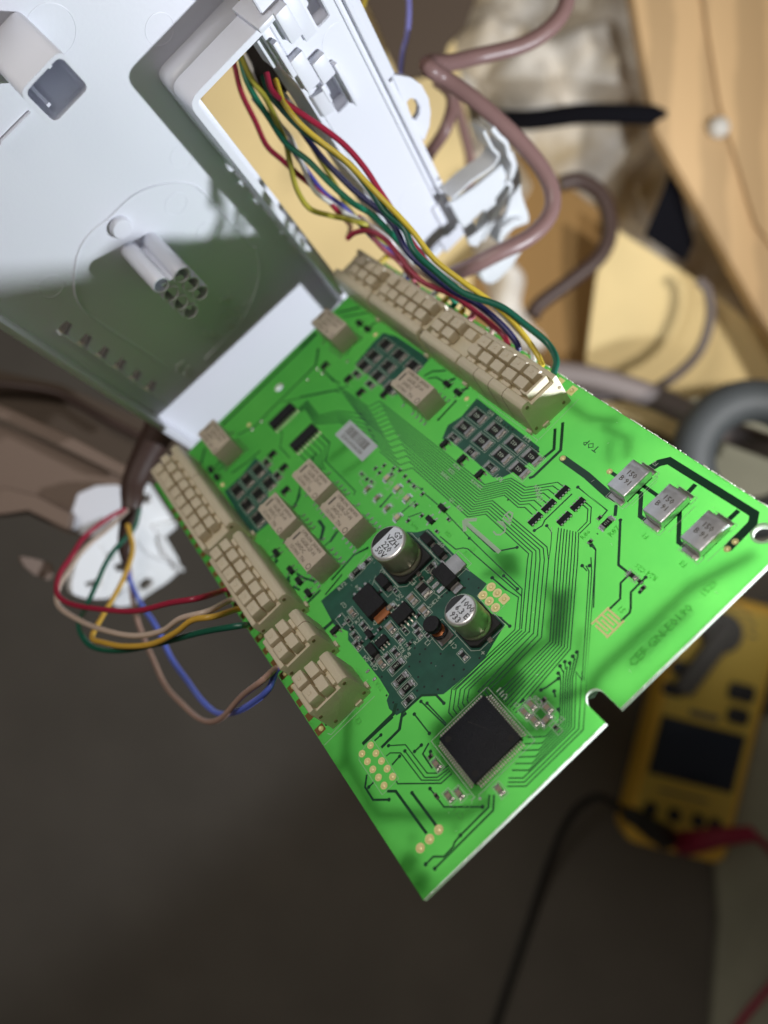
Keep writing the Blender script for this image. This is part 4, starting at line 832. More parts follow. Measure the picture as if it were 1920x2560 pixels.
for k_, (a_, b_, r_) in enumerate(((72.5, 90.5, 4.6), (70, 31, 4.2))):
    e_ = MB(); e_.tube([(a_+r_*math.cos(.6+t*math.pi/22), b_+r_*math.sin(.6+t*math.pi/22), 15.5) for t in range(25)], .09, 5); obj("ejector_mark", e_.mesh("ejector_mark", 'abs_white', smooth=True), house)
# ================================================================== white cable clip beside the housing
clip = empty("cable_clip", frame(at(1230, 500, 0.297), he, hu, hm), "white plastic cable clip with square hole, gripping the brown cable", "clip")
Mi = clip.matrix_world.inverted()
def CP(u, v, h):     # photo point on plane parallel to housing through the clip, raised h mm
    o_ = clip.matrix_world.translation; r = ray(u, v); t = ((o_-EYE).dot(hm)+h/1000)/r.dot(hm); p = EYE+r*t-o_
    return (p.dot(he)*1000, p.dot(hu)*1000)
cpoly = lambda pts, h: [CP(*p, h) for p in pts]
obj("clip_plate", plate_mesh("clip_plate", cpoly([X(325,1320),X(480,1220),X(660,1070),X(690,1130),X(690,1200),X(620,1290),X(640,1370),X(560,1520),X(500,1600),X(455,1590),X(420,1500)], 0), [cpoly([X(470,1430),X(545,1358),X(580,1440),X(508,1505)], 0)], -1.4, 0, 'abs_clip', bevel=.25), clip)
obj("clip_arm", plate_mesh("clip_arm", cpoly([X(690,1000),X(735,985),X(785,1130),X(790,1260),X(838,1400),X(835,1445),X(740,1480),X(640,1570),X(620,1500),X(690,1390),X(725,1260),X(705,1130)], -2), [], -3.6, -2.0, 'abs_clip', bevel=.3), clip)
def wallpath(pts, h0, h1, w, name):
    q = [Vector((*CP(*p, h1), 0)) for p in pts]; q = smooth_path(q, 5); m = MB()
    L_, R_ = [], []
    for i, p in enumerate(q):
        t = (q[min(i+1, len(q)-1)]-q[max(i-1, 0)]).normalized(); nn = Vector((-t.y, t.x, 0))
        L_.append(p+nn*w/2); R_.append(p-nn*w/2)
    poly = [(p.x, p.y) for p in L_]+[(p.x, p.y) for p in R_[::-1]]
    n = len(L_)
    for i in range(n-1):
        for a_, b_ in ((L_[i], L_[i+1]), (R_[i+1], R_[i])): m.face([(a_.x,a_.y,h0),(b_.x,b_.y,h0),(b_.x,b_.y,h1),(a_.x,a_.y,h1)])
        m.face([(L_[i].x,L_[i].y,h1),(L_[i+1].x,L_[i+1].y,h1),(R_[i+1].x,R_[i+1].y,h1),(R_[i].x,R_[i].y,h1)])
    obj(name, m.mesh(name, 'abs_clip', smooth=False), clip)
wallpath([X(600,830),X(640,880),X(690,930),X(710,1010),X(735,1060),X(725,1150)], -6, 2.0, 1.4, "curled_strap")
wallpath([X(545,850),X(600,960),X(640,1010),X(600,1080),X(460,1180),X(340,1290)], -6, 0.5, 0.9, "curled_strap")
wallpath([X(690,1180),X(725,1210),X(690,1300),X(630,1400),X(540,1560)], -5, 1.0, 1.2, "curled_strap")
obj("clip_foot", MB().prism(cpoly([J(520,270),J(640,200),J(760,130),J(870,30),J(850,90),J(760,230),J(640,350),J(590,372),J(540,360),J(500,310)], 0), -5, 0).mesh("clip_foot", 'abs_clip', bevel=.9, seg=3), clip)
obj("clip_foot", MB().prism(cpoly([X(640,1560),X(660,1490),X(740,1430),X(800,1420),X(790,1450),X(700,1500),X(650,1590)], 1), -5, 1).mesh("clip_foot", 'abs_clip', bevel=.7, seg=3), clip)
# ================================================================== white bracket at the lower left
br_n = Vector((0.75, -0.15, 0.62)).normalized(); br_x = Vector((1, 0, -0.75/0.62)).normalized(); br_y = br_n.cross(br_x)
brk = empty("mounting_bracket", frame(at(300, 1340, 0.36), br_x, br_y, br_n), "brightly lit white mounting bracket with round hole, behind the looping wires", "bracket")
def KP(u, v, h=0):
    o_ = brk.matrix_world.translation; r = ray(u, v); t = ((o_-EYE).dot(br_n)+h/1000)/r.dot(br_n); p = EYE+r*t-o_
    return (p.dot(br_x)*1000, p.dot(br_y)*1000)
kpoly = lambda pts, h=0: [KP(*p, h) for p in pts]
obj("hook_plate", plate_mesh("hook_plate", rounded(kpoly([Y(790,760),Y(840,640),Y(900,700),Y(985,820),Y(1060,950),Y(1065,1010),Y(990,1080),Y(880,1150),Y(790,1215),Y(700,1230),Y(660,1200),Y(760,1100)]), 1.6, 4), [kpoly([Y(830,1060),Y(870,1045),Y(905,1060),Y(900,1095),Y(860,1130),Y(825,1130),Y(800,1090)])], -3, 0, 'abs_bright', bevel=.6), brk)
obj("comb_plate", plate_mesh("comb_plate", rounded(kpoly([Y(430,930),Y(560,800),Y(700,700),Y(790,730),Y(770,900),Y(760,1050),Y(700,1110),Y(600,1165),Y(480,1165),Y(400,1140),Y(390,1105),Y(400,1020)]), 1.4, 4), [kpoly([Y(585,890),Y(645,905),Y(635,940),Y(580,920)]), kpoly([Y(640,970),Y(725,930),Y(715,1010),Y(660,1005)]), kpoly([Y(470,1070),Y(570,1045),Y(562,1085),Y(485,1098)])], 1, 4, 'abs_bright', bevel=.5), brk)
obj("back_tail", plate_mesh("back_tail", rounded(kpoly([Y(150,940),Y(230,950),Y(345,985),Y(360,1040),Y(330,1085),Y(240,1050),Y(180,1000)]), 1.2, 4), [], -6, -4.5, 'abs_shade_brown', bevel=.4), brk)
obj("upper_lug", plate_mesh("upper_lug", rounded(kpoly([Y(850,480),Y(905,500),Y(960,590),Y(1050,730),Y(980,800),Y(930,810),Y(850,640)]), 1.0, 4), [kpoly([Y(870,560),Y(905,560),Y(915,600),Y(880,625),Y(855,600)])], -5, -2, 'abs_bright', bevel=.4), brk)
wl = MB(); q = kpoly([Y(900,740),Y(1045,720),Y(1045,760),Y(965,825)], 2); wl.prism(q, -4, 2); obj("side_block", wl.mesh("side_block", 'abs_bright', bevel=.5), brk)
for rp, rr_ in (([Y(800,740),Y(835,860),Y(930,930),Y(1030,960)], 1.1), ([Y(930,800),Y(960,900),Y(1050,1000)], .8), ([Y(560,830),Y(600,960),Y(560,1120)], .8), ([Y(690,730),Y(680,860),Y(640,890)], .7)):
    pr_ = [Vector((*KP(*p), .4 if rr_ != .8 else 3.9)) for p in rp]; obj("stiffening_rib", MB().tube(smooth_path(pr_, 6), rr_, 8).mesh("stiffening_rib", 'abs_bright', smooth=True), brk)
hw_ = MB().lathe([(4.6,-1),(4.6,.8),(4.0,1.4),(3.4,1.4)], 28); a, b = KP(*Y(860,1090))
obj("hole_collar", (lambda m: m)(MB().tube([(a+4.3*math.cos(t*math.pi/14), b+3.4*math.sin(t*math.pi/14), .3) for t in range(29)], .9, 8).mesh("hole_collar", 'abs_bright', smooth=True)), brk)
#@@WIRES
# ================================================================== wires
def wire(name, pts, r, m, label, cat='wire', group=None, flat=1.0, n=10, k=7):
    """pts: (u, v, depth)."""
    P = [at(*p) for p in pts]; o0 = P[0]
    jr = random.Random(len(label)*7+int(pts[0][0])); j = 0.0005 if r < 1.2 else 0.0
    path = [p-o0+Vector((jr.uniform(-j, j), jr.uniform(-j, j), jr.uniform(-j, j))) for p in P]
    me = MB().tube(smooth_path(path, k), r/1000, n, flat=flat).mesh(name, m, smooth=True, scale=1.0)
    o = obj(name, me, None); o.location = o0; tag(o, label, cat, group); return o
def bd(u, v, h=3.0):           # depth of the board surface (raised h mm) under a photo point
    r = ray(u, v); return ((BO-EYE).dot(en)+h/1000)/r.dot(en)
WG = "wires running from the housing opening to the long terminal block"
def hv(l, f=V): return [(*f(x, y), z) for x, y, z in l]
def wz(l, zs):  # pair points with interpolated depth
    n = len(l); return [(*p, zs[0]+(zs[1]-zs[0])*i/(n-1)) for i, p in enumerate(l)]
def plug(p, last): return p+[(last[0], last[1], bd(*last, 2.5)), ]
def bw(name, pts, z0, z1, m, label, r=.62):
    p = wz(pts, (z0, z1)); e = pts[-1]; zb = bd(*e, 2.0)
    p[-1] = (*e, zb); p[-2] = (p[-2][0], p[-2][1], p[-2][2]*.5+zb*.5)
    wire(name, p, r*1.16, m, label, 'wire', WG)
Sx = lambda *l: list(l)
Z = reg(450, 0, 1.659)
def bz(pts, z0, z1, m, label, r): bw("wire", [Z(*p) for p in pts], z0, z1, m, label, r)
bz([(395,330),(430,430),(500,520),(580,580),(690,665),(800,775),(880,870),(960,960),(1060,1070),(1180,1170),(1280,1240),(1380,1330),(1450,1420),(1485,1480),(1500,1515)], .232, .232, 'w_yellow', "yellow wire, outermost of the bundle over its whole length", .66)
bz([(350,300),(385,370),(430,420),(510,478),(600,535),(680,600),(760,690),(820,780),(870,865),(915,940),(975,1030),(1040,1110),(1120,1185),(1180,1230)], .230, .246, 'w_red', "red wire lying on top of the bundle along the side panel", .70)
bz([(340,310),(380,390),(430,460),(500,530),(560,585),(640,640),(720,705),(800,800),(860,880),(925,950),(975,1040),(1050,1125),(1180,1210),(1330,1272),(1440,1345),(1520,1425),(1555,1500),(1548,1548)], .236, .230, 'w_darkgreen', "dark green wire ending at the near end of the terminal block", .78)
bz([(250,240),(275,330),(320,410),(370,490),(440,590),(530,675),(620,755),(720,845),(800,890),(880,970),(960,1065),(1040,1140),(1110,1200),(1140,1265)], .244, .25, 'w_green', "bright green wire crossing the middle of the bundle", .74)
bz([(215,240),(232,290),(262,390),(310,500),(360,600),(420,670),(500,730),(600,815),(670,890),(705,935),(690,990)], .248, .262, 'w_red', "red wire swinging out farthest beside the opening wall", .68)
bz([(690,990),(735,965),(790,955),(850,985),(900,1050),(1000,1155),(1130,1232),(1250,1300),(1320,1370),(1355,1410),(1368,1440)], .262, .24, 'w_red', "maroon wire with a sharp kink above the terminal block", .70)
bz([(245,215),(300,320),(350,410),(400,500),(435,590),(460,680),(490,790),(540,860),(620,890),(700,905),(780,930),(850,985),(880,1060)], .240, .262, 'w_olive', "olive yellow wire sagging lowest in front of the kraft paper", .68)
bz([(270,230),(340,370),(410,500),(460,580),(500,680),(550,780),(620,840),(700,890),(800,940),(880,1005),(950,1080),(930,1150)], .250, .262, 'w_white', "white wire twisting between the green and blue ones", .64)
bz([(300,400),(420,560),(540,730),(600,800),(680,855),(760,955),(820,1010),(900,1070),(950,1130),(940,1160)], .254, .264, 'w_blue', "blue wire beside the white one, behind the green wire", .62)
bz([(420,420),(560,620),(700,770),(800,840),(860,890),(900,950),(940,1040),(1010,1120),(1120,1200),(1240,1265),(1330,1350),(1390,1420),(1402,1450)], .25, .236, 'w_navy', "navy blue wire squeezed between the red and green wires", .76)
bz([(420,380),(560,560),(640,655),(720,735),(800,830),(860,910),(900,990),(960,1060),(1040,1140),(1090,1180)], .252, .25, 'w_white', "white wire running under the dark green one", .60)
bz([(860,860),(930,950),(1000,1050),(1100,1140),(1250,1235),(1340,1305),(1400,1370),(1450,1440),(1462,1495)], .246, .236, 'w_white', "white wire under the yellow one along the side panel", .66)
bz([(400,330),(470,450),(520,570),(600,700),(645,770),(700,860),(780,960),(850,1020),(880,1050)], .262, .264, 'w_olive', "thin dark yellow wire hanging deepest in the opening", .58)
bz([(760,900),(860,1000),(960,1110),(1080,1190),(1180,1250),(1260,1310),(1290,1360),(1285,1400)], .258, .248, 'w_cream', "pale pink wire hooking into the middle terminal", .62)
bz([(740,900),(830,1010),(900,1080),(960,1140),(985,1190)], .260, .258, 'w_pink', "pink wire, short visible end between white stubs", .60)
for (p, m, lab) in ((I(690,170),'w_yellow',"yellow wire end at the far end of the terminal block"), (I(1110,455),'w_white',"white wire end plugged in before the yellow one"), (I(1195,510),'w_yellow',"yellow wire end plugged in beside the teal one"), (I(1260,560),'w_green',"teal wire end plugged into the terminal block"), (J(330,615),'w_yellow',"amber wire end beside the pink one"), (J(410,660),'w_pink',"bright pink wire end plugged into the terminal block")):
    x, y = BP(*p, 2.5); a = BO+(ex*(x+.6)+ey*y+en*2.6)/1000; b = BO+(ex*(x-5)+ey*(y+.4)+en*2.6)/1000; c = BO+(ex*(x+2.6)+ey*(y+2.5)+en*1.0)/1000
    me = MB().tube(smooth_path([c-a, Vector((0,0,0)), b-a], 6), .0009, 10).mesh("wire_end", m, smooth=True, scale=1.0); o = obj("wire_end", me); o.location = a; tag(o, lab, 'wire', "short wire ends in the long terminal block")
obj_sleeve = wire("cable_sheath", [(*V(330,200),.262),(*V(390,330),.255),(*V(450,470),.25),(*V(500,590),.25)], 4.2, 'void', "dark sheath end from which the wire bundle emerges", 'cable', n=14)
# left side loop
wire("wire", [(*Y(745,640),.31),(*Y(640,700),.305),(*Y(510,810),.30),(*Y(420,920),.29),(*Y(350,1040),.28),(*Y(345,1140),.27),(*Y(420,1210),.262),(*Y(600,1240),.25),(*Y(800,1243),.243),(*Y(1000,1200),.236),(*Y(1180,1165),.232),(*Y(1320,1125),bd(*Y(1320,1125),3)),(*Y(1400,1090),bd(*Y(1400,1090),3))], .82, 'w_red', "red wire looping into the left terminal row")
wire("wire", [(*Y(760,650),.312),(*Y(640,760),.31),(*Y(500,880),.305),(*Y(400,1010),.295),(*Y(345,1130),.285),(*Y(360,1220),.275),(*Y(480,1320),.262),(*Y(640,1375),.25),(*Y(800,1392),.242),(*Y(960,1370),.236),(*Y(1080,1300),.23),(*Y(1240,1240),.226),(*Y(1360,1200),bd(*Y(1360,1200),3)),(*Y(1440,1170),bd(*Y(1440,1170),3))], .80, 'w_cream', "cream wire forming the widest loop under the red one")
wire("wire", [(*Y(760,740),.31),(*Y(785,880),.305),(*Y(740,1030),.295),(*Y(670,1160),.285),(*Y(600,1300),.27),(*Y(555,1400),.26),(*Y(600,1440),.252),(*Y(740,1465),.244),(*Y(900,1440),.237),(*Y(1040,1380),.23),(*Y(1150,1310),.226),(*Y(1280,1270),.224),(*Y(1410,1250),bd(*Y(1410,1250),3)),(*Y(1490,1220),bd(*Y(1490,1220),3))], .82, 'w_amber', "amber yellow wire with a tight bend in the left loop")
wire("wire", [(*Y(820,640),.312),(*Y(800,760),.31),(*Y(700,870),.305),(*Y(620,970),.298),(*Y(570,1080),.29),(*Y(500,1220),.28),(*Y(470,1330),.27),(*Y(510,1430),.262),(*Y(600,1480),.256),(*Y(750,1480),.248),(*Y(960,1440),.238),(*Y(1200,1380),.228),(*Y(1420,1335),.22),(*Y(1460,1320),bd(*Y(1460,1320),3)),(*Y(1540,1290),bd(*Y(1540,1290),3))], .84, 'w_darkgreen', "dark green wire, lowest of the left loop")
wire("wire", [(*Y(730,800),.33),(*Y(760,1000),.325),(*Y(790,1200),.315),(*Y(830,1370),.31),(*Y(900,1540),.30),(*Y(980,1690),.29),(*Y(1080,1800),.275),(*Y(1180,1880),.262),(*Y(1250,1905),.25),(*Y(1320,1870),.24),(*Y(1420,1760),.228),(*Y(1540,1670),.215),(*Y(1640,1600),bd(*Y(1640,1600),3)),(*L(720,900),bd(*L(720,900),3))], .84, 'w_tan', "brown wire hanging lowest below the left terminal row")
wire("wire", [(*Y(735,800),.328),(*Y(765,1020),.322),(*Y(830,1180),.315),(*Y(920,1350),.305),(*Y(1010,1520),.295),(*Y(1100,1660),.283),(*Y(1200,1780),.268),(*Y(1290,1850),.255),(*Y(1400,1850),.238),(*Y(1510,1780),.226),(*Y(1590,1710),.218),(*Y(1640,1600),bd(*Y(1660,1560),3)),(*L(740,880),bd(*L(740,880),3))], .84, 'w_brightblue', "bright blue wire hanging beside the brown one")
wire("wiring_loom", [(*Y(960,120),.33),(*Y(930,210),.33),(*Y(860,330),.325),(*Y(790,480),.32),(*Y(770,620),.315),(*Y(760,760),.315),(*Y(745,880),.315),(*Y(750,1020),.315)], [.0052,.0052,.0048,.0045,.004,.003,.0022,.0016][0]*1000 if False else 4.2, 'w_black', "dark taped wiring loom behind the left terminal row", 'cable', n=14) if False else None
P = [at(*p) for p in [(*Y(985,90),.335),(*Y(930,210),.33),(*Y(860,340),.325),(*Y(790,500),.32),(*Y(780,620),.316),(*Y(755,740),.316),(*Y(735,860),.318),(*Y(745,960),.322),(*Y(760,1060),.328)]]
q = smooth_path([p-P[0] for p in P], 6); rr = [max(.0013, .0066-.0058*i/(len(q)-1)) for i in range(len(q))]
o = obj("wiring_loom", MB().tube(q, rr, 14).mesh("wiring_loom", 'cable_dark', smooth=True, scale=1.0)); o.location = P[0]; tag(o, "dark brown tapering wiring loom behind the left terminal row", "cable")
# thick brown cable
wire("thick_cable", [(1425,-60,.30),(1412,20,.30),(1370,75,.30),(1300,115,.30),(1190,142,.298),(1120,158,.292),(1075,158,.286),(1072,170,.280),(1110,195,.284),(1180,245,.286),(1250,305,.288),(1310,365,.290),(1360,430,.292),(1382,490,.293),(1370,545,.293),(1320,595,.292),(1240,635,.292),(1170,670,.296),(1100,700,.31)], 2.75, 'cable_brown', "thick brown sheathed cable bending sharply above the clip", 'cable', n=18, k=6)
wire("thick_cable", [(1090,200,.33),(1125,230,.33),(1130,270,.33),(1110,330,.33),(1070,390,.34),(1050,440,.35)], 2.4, 'cable_brown', "short run of brown cable passing behind the hanging loop", 'cable', n=14)
wire("thick_cable", [(1140,250,.42),(1160,330,.42),(1175,400,.42),(1170,480,.42)], 2.4, 'cable_brown', "faint brown cable farther back, left of the clip", 'cable', n=12)
wire("wire", [(1018,-60,.30),(1020,20,.30),(1018,90,.30),(1010,130,.30),(1004,190,.305),(1000,230,.31)], .9, 'w_violet', "violet blue wire hanging down to the housing loop")
wire("wire", [(925,-40,.30),(915,0,.30),(905,30,.30),(890,70,.31)], .7, 'w_yellow', "yellow wire behind the top of the side panel")
#@@BACKGROUND
# ================================================================== background
def on_plane(u, v, z): return at(u, v, CAMZ-z)
fl = MB().face([(-3,-3,0),(3,-3,0),(3,3,0),(-3,3,0)])
obj("floor", fl.mesh("floor", 'carpet', scale=1.0), kind='structure')
def tilt(name, pts, ref, Z0, nrm, m, label, cat, thick=.003):
    nrm = Vector(nrm).normalized(); p0 = at(*ref, Z0); P_ = []
    for u, v in pts:
        r = ray(u, v); t = (p0-EYE).dot(nrm)/r.dot(nrm); P_.append(EYE+r*t)
    c = sum(P_, Vector())/len(P_); n = len(P_); b = [p-c for p in P_]; t_ = [p-nrm*thick for p in b]
    mb_ = MB(); mb_.v = [tuple(p) for p in b]+[tuple(p) for p in t_]
    mb_.f = [list(range(n)), list(range(2*n-1, n-1, -1))]+[[i, n+i, n+(i+1) % n, (i+1) % n] for i in range(n)]; mb_.m = [0]*(n+2)
    o = obj(name, mb_.mesh(name, m, scale=1.0)); o.location = c; tag(o, label, cat); return o
def slab(name, pts, z0, z1, m, label=None, cat=None, kind=None, bevel=0.004, group=None):
    q = [on_plane(u, v, z1) for u, v in pts]; c = sum(q, Vector())/len(q)
    me = MB().prism([(p.x-c.x, p.y-c.y) for p in q], z0-z1, 0).mesh(name, m, bevel=bevel, scale=1.0)
    o = obj(name, me); o.location = (c.x, c.y, z1); tag(o, label, cat, group, kind); return o
slab("threshold_slab", [(1770,1880),(1850,1800),(2200,1760),(2200,2700),(1770,2700),(1800,2300)], 0.0005, .012, 'concrete', "pale greenish slab edge on the floor at the lower right", "slab", bevel=.003)
tilt("kraft_sheet", [(520,60),(760,-100),(1110,-60),(1190,420),(1170,1000),(1000,1180),(760,900),(480,420)], (820,500), .56, (.42,-.30,.85), 'kraft', "creased yellow kraft paper seen through the housing opening", "paper")
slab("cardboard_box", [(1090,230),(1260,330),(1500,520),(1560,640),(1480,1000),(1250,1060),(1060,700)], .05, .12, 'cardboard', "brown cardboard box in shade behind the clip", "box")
tilt("paper_sack", [(1520,560),(1740,700),(1960,870),(2050,1250),(1500,1020),(1465,900),(1490,700)], (1700,850), .60, (-.10,-.30,.95), 'kraft', "lit yellow paper sack left of the black strap and above the grey ring", "sack")
# insulation wool
def lumpy(name, u0, u1, v0, v1, z, amp, m, label, n=70, kind='stuff', fq=9.0):
    a = on_plane(u0, v1, z); b = on_plane(u1, v0, z); vs_, fs_ = [], []
    for i in range(n+1):
        for j in range(n+1):
            x = a.x+(b.x-a.x)*i/n; y = a.y+(b.y-a.y)*j/n
            w = noise.fractal(Vector((x*fq, y*fq, 3.1)), 0.8, 2.0, 4)*amp + abs(noise.noise(Vector((x*fq*2.3+.7*y*fq, y*fq*.8, 8))))*amp*.9 + noise.noise(Vector((x*fq*4, y*fq*4, 2)))*.012 + abs(noise.noise(Vector((x*fq*1.7, y*fq*3.1, 5))))*.03
            vs_.append((x, y, z+w))
    for i in range(n):
        for j in range(n): q = i*(n+1)+j; fs_.append((q, q+n+1, q+n+2, q+1))
    me = bpy.data.meshes.new(name); me.from_pydata(vs_, [], fs_); me.materials.append(MATS[m]); me.polygons.foreach_set('use_smooth', [True]*len(fs_))
    o = obj(name, me); tag(o, label, None, None, kind); return o
lumpy("insulation_wool", 1000, 1960, -160, 900, .085, .06, 'wool', "crumpled off-white insulation wool behind the cables", fq=8)
wire("strap", [(1230,300,.58),(1330,300,.565),(1450,285,.555),(1560,285,.552),(1655,288,.556)], 7.5, 'strap', "black webbing strap crossing the wool level", 'strap', flat=.8)
def slab3(name, pts, m, label, cat, thick=.003):
    P_ = [at(*p) for p in pts]; c = sum(P_, Vector())/len(P_); nrm = (P_[1]-P_[0]).cross(P_[2]-P_[0]).normalized()
    if nrm.z < 0: nrm = -nrm
    mb_ = MB(); n = len(P_); b = [p-c for p in P_]; t = [p-nrm*thick for p in b]
    mb_.v = [tuple(p) for p in b]+[tuple(p) for p in t]; mb_.f = [list(range(n)), list(range(2*n-1, n-1, -1))]+[[i, n+i, n+(i+1) % n, (i+1) % n] for i in range(n)]; mb_.m = [0]*(n+2)
    o = obj(name, mb_.mesh(name, m, scale=1.0)); o.location = c; tag(o, label, cat); return o
slab3("strap", [(1700,350,.57),(1660,470,.57),(1610,590,.58),(1700,650,.58),(1722,600,.58),(1690,480,.57)], 'strap', "black webbing tail widening towards the paper sack", 'strap', .004)
bm_ = slab("timber_beam", [(1560,-120),(2150,-160),(2150,1150),(1905,800),(1740,500),(1640,330)], .185, .20, 'timber', "light brown timber beam running down the upper right corner", "beam", bevel=.006)
o = slab("timber_beam", [(1740,-120),(2150,-160),(2150,900),(1890,560),(1800,260)], .201, .2035, 'timber', "raised plank on the beam at the upper right", "plank")
wd = obj("wax_drip", MB().lathe([(.0065,0),(.006,.003),(.004,.005),(.001,.006)], 16).mesh("wax_drip", 'residue', smooth=True, scale=1.0)); wd.location = on_plane(1797, 320, .2035); tag(wd, "small glossy white blob on the timber plank", "blob")
wd = obj("wax_drip", MB().lathe([(.008,0),(.007,.003),(.004,.005),(.001,.006)], 16).mesh("wax_drip", 'residue', smooth=True, scale=1.0)); wd.location = on_plane(1852, 925, .131); tag(wd, "faint white spot on the paper sack", "blob")
wire("cord", [(1330,790,.50),(1350,760,.50),(1430,700,.50),(1500,640,.50),(1525,570,.50),(1505,490,.50),(1450,452,.50),(1400,460,.50)], 4.6, 'cable_dark', "dark brown cord curling over the cardboard box", 'cord', n=12)
wire("cord", [(1250,950,.52),(1420,985,.52),(1560,990,.54),(1650,965,.55),(1740,890,.56),(1775,800,.56),(1770,730,.56),(1745,700,.56)], 3.2, 'hose_grey', "thin mauve cord looping over the paper sack", 'cord', n=10)
wire("hose", [(1380,930,.50),(1500,950,.50),(1650,1000,.50),(1800,1070,.50),(1960,1130,.50)], 7, 'hose_grey', "grey hose lying just past the board edge", 'hose', n=12)
o = obj("tape_roll", MB().tube([(.031*math.cos(t*math.pi/20), .031*math.sin(t*math.pi/20), 0) for t in range(41)], .0115, 12).mesh("tape_roll", 'ring_grey', smooth=True, scale=1.0)); o.location = at(1880, 1150, .46); tag(o, "dark grey ring cut off by the right edge", "ring")
slab3("gypsum_patch", [(1700,1000,.55),(2100,950,.55),(2100,1450,.55),(1750,1350,.55)], 'concrete', "dull grey sheet seen through the grey ring", "sheet")
# left: white appliance cover, shade and lit end put into its colours; shaded gap
slab3("appliance_cover", [(-80,1040,.37),(60,1085,.37),(330,1205,.37),(262,1350,.37),(165,1331,.37),(70,1284,.37),(0,1292,.37),(-80,1275,.37)], 'abs_shade_brown', "white cover edge at the left, coloured pinkish brown as shade", "cover", .004)
slab3("cover_lip", [(-80,1215,.352),(0,1218,.352),(90,1240,.352),(175,1285,.352),(170,1322,.352),(70,1275,.352),(0,1285,.352),(-80,1270,.352)], 'abs_shade_brown', "lower lip of the shade-coloured cover next to its whiter end", "lip", .006)
slab3("cover_rim", [(-80,985,.355),(20,1022,.355),(180,1095,.355),(335,1178,.355),(335,1205,.355),(180,1128,.355),(20,1052,.355),(-80,1012,.355)], 'abs_shade_brown', "narrow rim above the shade-coloured cover", "rim", .006)
tilt("cover_lit_end", [(195,1235),(240,1215),(290,1212),(325,1228),(325,1265),(295,1305),(262,1340),(215,1340),(178,1322),(180,1280)], (260,1280), .362, (.30,-.05,.95), 'abs_white', "rounded end of the cover, white in place of lamp light, behind the wiring loom", "cover")  # separate white piece imitates lamp light on the cover's end
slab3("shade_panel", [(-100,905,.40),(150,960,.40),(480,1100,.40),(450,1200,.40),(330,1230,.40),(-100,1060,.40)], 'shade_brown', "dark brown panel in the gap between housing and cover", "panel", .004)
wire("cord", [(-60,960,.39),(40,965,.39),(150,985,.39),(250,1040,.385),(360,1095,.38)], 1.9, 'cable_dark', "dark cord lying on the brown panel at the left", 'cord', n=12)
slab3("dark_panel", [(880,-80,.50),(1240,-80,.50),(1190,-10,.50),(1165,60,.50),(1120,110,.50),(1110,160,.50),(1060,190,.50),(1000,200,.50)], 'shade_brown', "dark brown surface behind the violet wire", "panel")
# ------------------------------------------------------------------ multimeter
mc = on_plane(1738, 1885, .042); ang = -math.radians(14.2)
mm_ = empty("multimeter", Matrix.Translation((mc.x, mc.y, .002)) @ Matrix.Rotation(ang, 4, 'Z'), "yellow handheld multimeter with blank dark screen lying on the floor", "multimeter")
obj("holster", MB().prism(rounded([(-37,-84),(48,-84),(47,130),(-37,130)], 12, 5), 0, 34).mesh("holster", 'meter_yellow', bevel=5, seg=3), mm_)
obj("face_panel", MB().prism(rounded([(-33.5,-66),(41,-66),(41,122),(-33.5,122)], 7, 5), 34.2, 38).mesh("face_panel", 'meter_face', bevel=1), mm_)
obj("display_frame", MB().box(-33,37,-24,24,38.1,39.4).mesh("display_frame", 'meter_dark', bevel=.6), mm_)
obj("display", MB().box(-30.5,35,-21.5,21.5,39.5,40.2).mesh("display", 'lcd', bevel=.4), mm_)
kn = obj("rotary_knob", MB().lathe([(17,38.1),(16.5,44),(15,47),(8,48)], 36).mesh("rotary_knob", 'meter_grey', smooth=True), mm_, (-4, 100, 0)); 
obj("pointer_bar", MB().prism(rounded([(-8,-58),(7,-58),(8,8),(-8,8)], 5, 4), 44, 52).mesh("pointer_bar", 'meter_grey', bevel=1.5), kn, (0,0,0), math.radians(-22))
for x, y, w, l in ((-30,46,17,11),(-28,64,15,12),(24,57,21,14),(26,38,17,13)): obj("push_button", MB().prism(rounded([(-w/2,-l/2),(w/2,-l/2),(w/2,l/2),(-w/2,l/2)], 4, 4), 38.1, 41.5).mesh("push_button", 'meter_dark', bevel=.8), mm_, (x, y, 0))
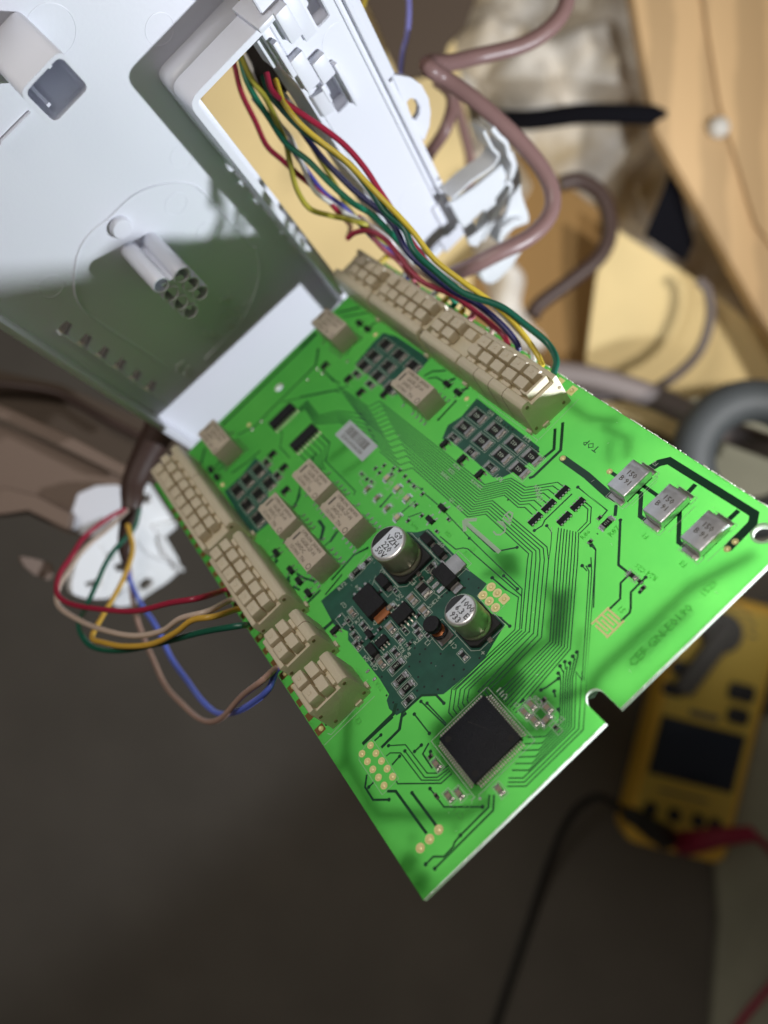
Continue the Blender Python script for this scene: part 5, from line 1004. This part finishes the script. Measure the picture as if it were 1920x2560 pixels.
obj("face_print", MB().box(-12,12,29,34,38.05,38.3).mesh("face_print", 'meter_grey'), mm_)
for k in range(9):
    a = math.pi*(0.05+.9*k/8); obj("scale_mark", MB().box(-3,3,-1.2,1.2,38.05,38.3).mesh("scale_mark", 'meter_grey'), mm_, (-4+27*math.cos(a), 100+24*math.sin(a), 0))
for x in (-24, -4, 16, 30): obj("input_jack", MB().lathe([(5.5,38.05),(5.5,40.5),(4,40.5)], 20).mesh("input_jack", 'meter_dark', smooth=True), mm_, (x, -52, 0))
obj("face_print", MB().box(-20,20,-36,-34,38.05,38.3).mesh("face_print", 'meter_grey'), mm_, (0, 0, 0))
zt = lambda u, v, z: (u, v, CAMZ-z)
def lead(pts, m, label, plugpts):
    o = wire("test_lead", pts, 3.2, m, label, 'test lead', n=12); me_ = None
    P_ = [at(*p)-o.location for p in plugpts]; q_ = smooth_path(P_, 6); rr_ = [.0098-.004*i/(len(q_)-1) for i in range(len(q_))]
    obj("plug", MB().tube(q_, rr_, 14).mesh("plug", m, smooth=True, scale=1.0), o, mm=False)
    return o
lead([zt(*Q2(700,1210),.075), zt(*Q2(600,1140),.085), zt(*Q2(540,1135),.085), zt(*Q2(460,1190),.07), zt(*Q2(390,1300),.05), zt(*Q2(310,1500),.02), zt(*Q2(240,1720),.006), zt(*Q2(160,1960),.004), zt(*Q2(60,2260),.004), zt(*Q2(0,2450),.004)], 'lead_black', "black test lead plugged into the multimeter and running down the floor", [zt(*Q2(880,1320),.05), zt(*Q2(830,1290),.072), zt(*Q2(760,1240),.08), zt(*Q2(690,1205),.078)])
lead([zt(*Q2(1290,1300),.085), zt(*Q2(1340,1340),.08), zt(*Q2(1400,1400),.06), zt(*Q2(1500,1560),.03), zt(*Q2(1540,1800),.018), zt(*Q2(1420,1990),.018), zt(*Q2(1300,2130),.018), zt(*Q2(1200,2260),.018)], 'lead_red', "red test lead leaving the multimeter towards the right edge", [zt(*Q2(975,1350),.05), zt(*Q2(1040,1340),.075), zt(*Q2(1150,1320),.085), zt(*Q2(1300,1305),.086)])
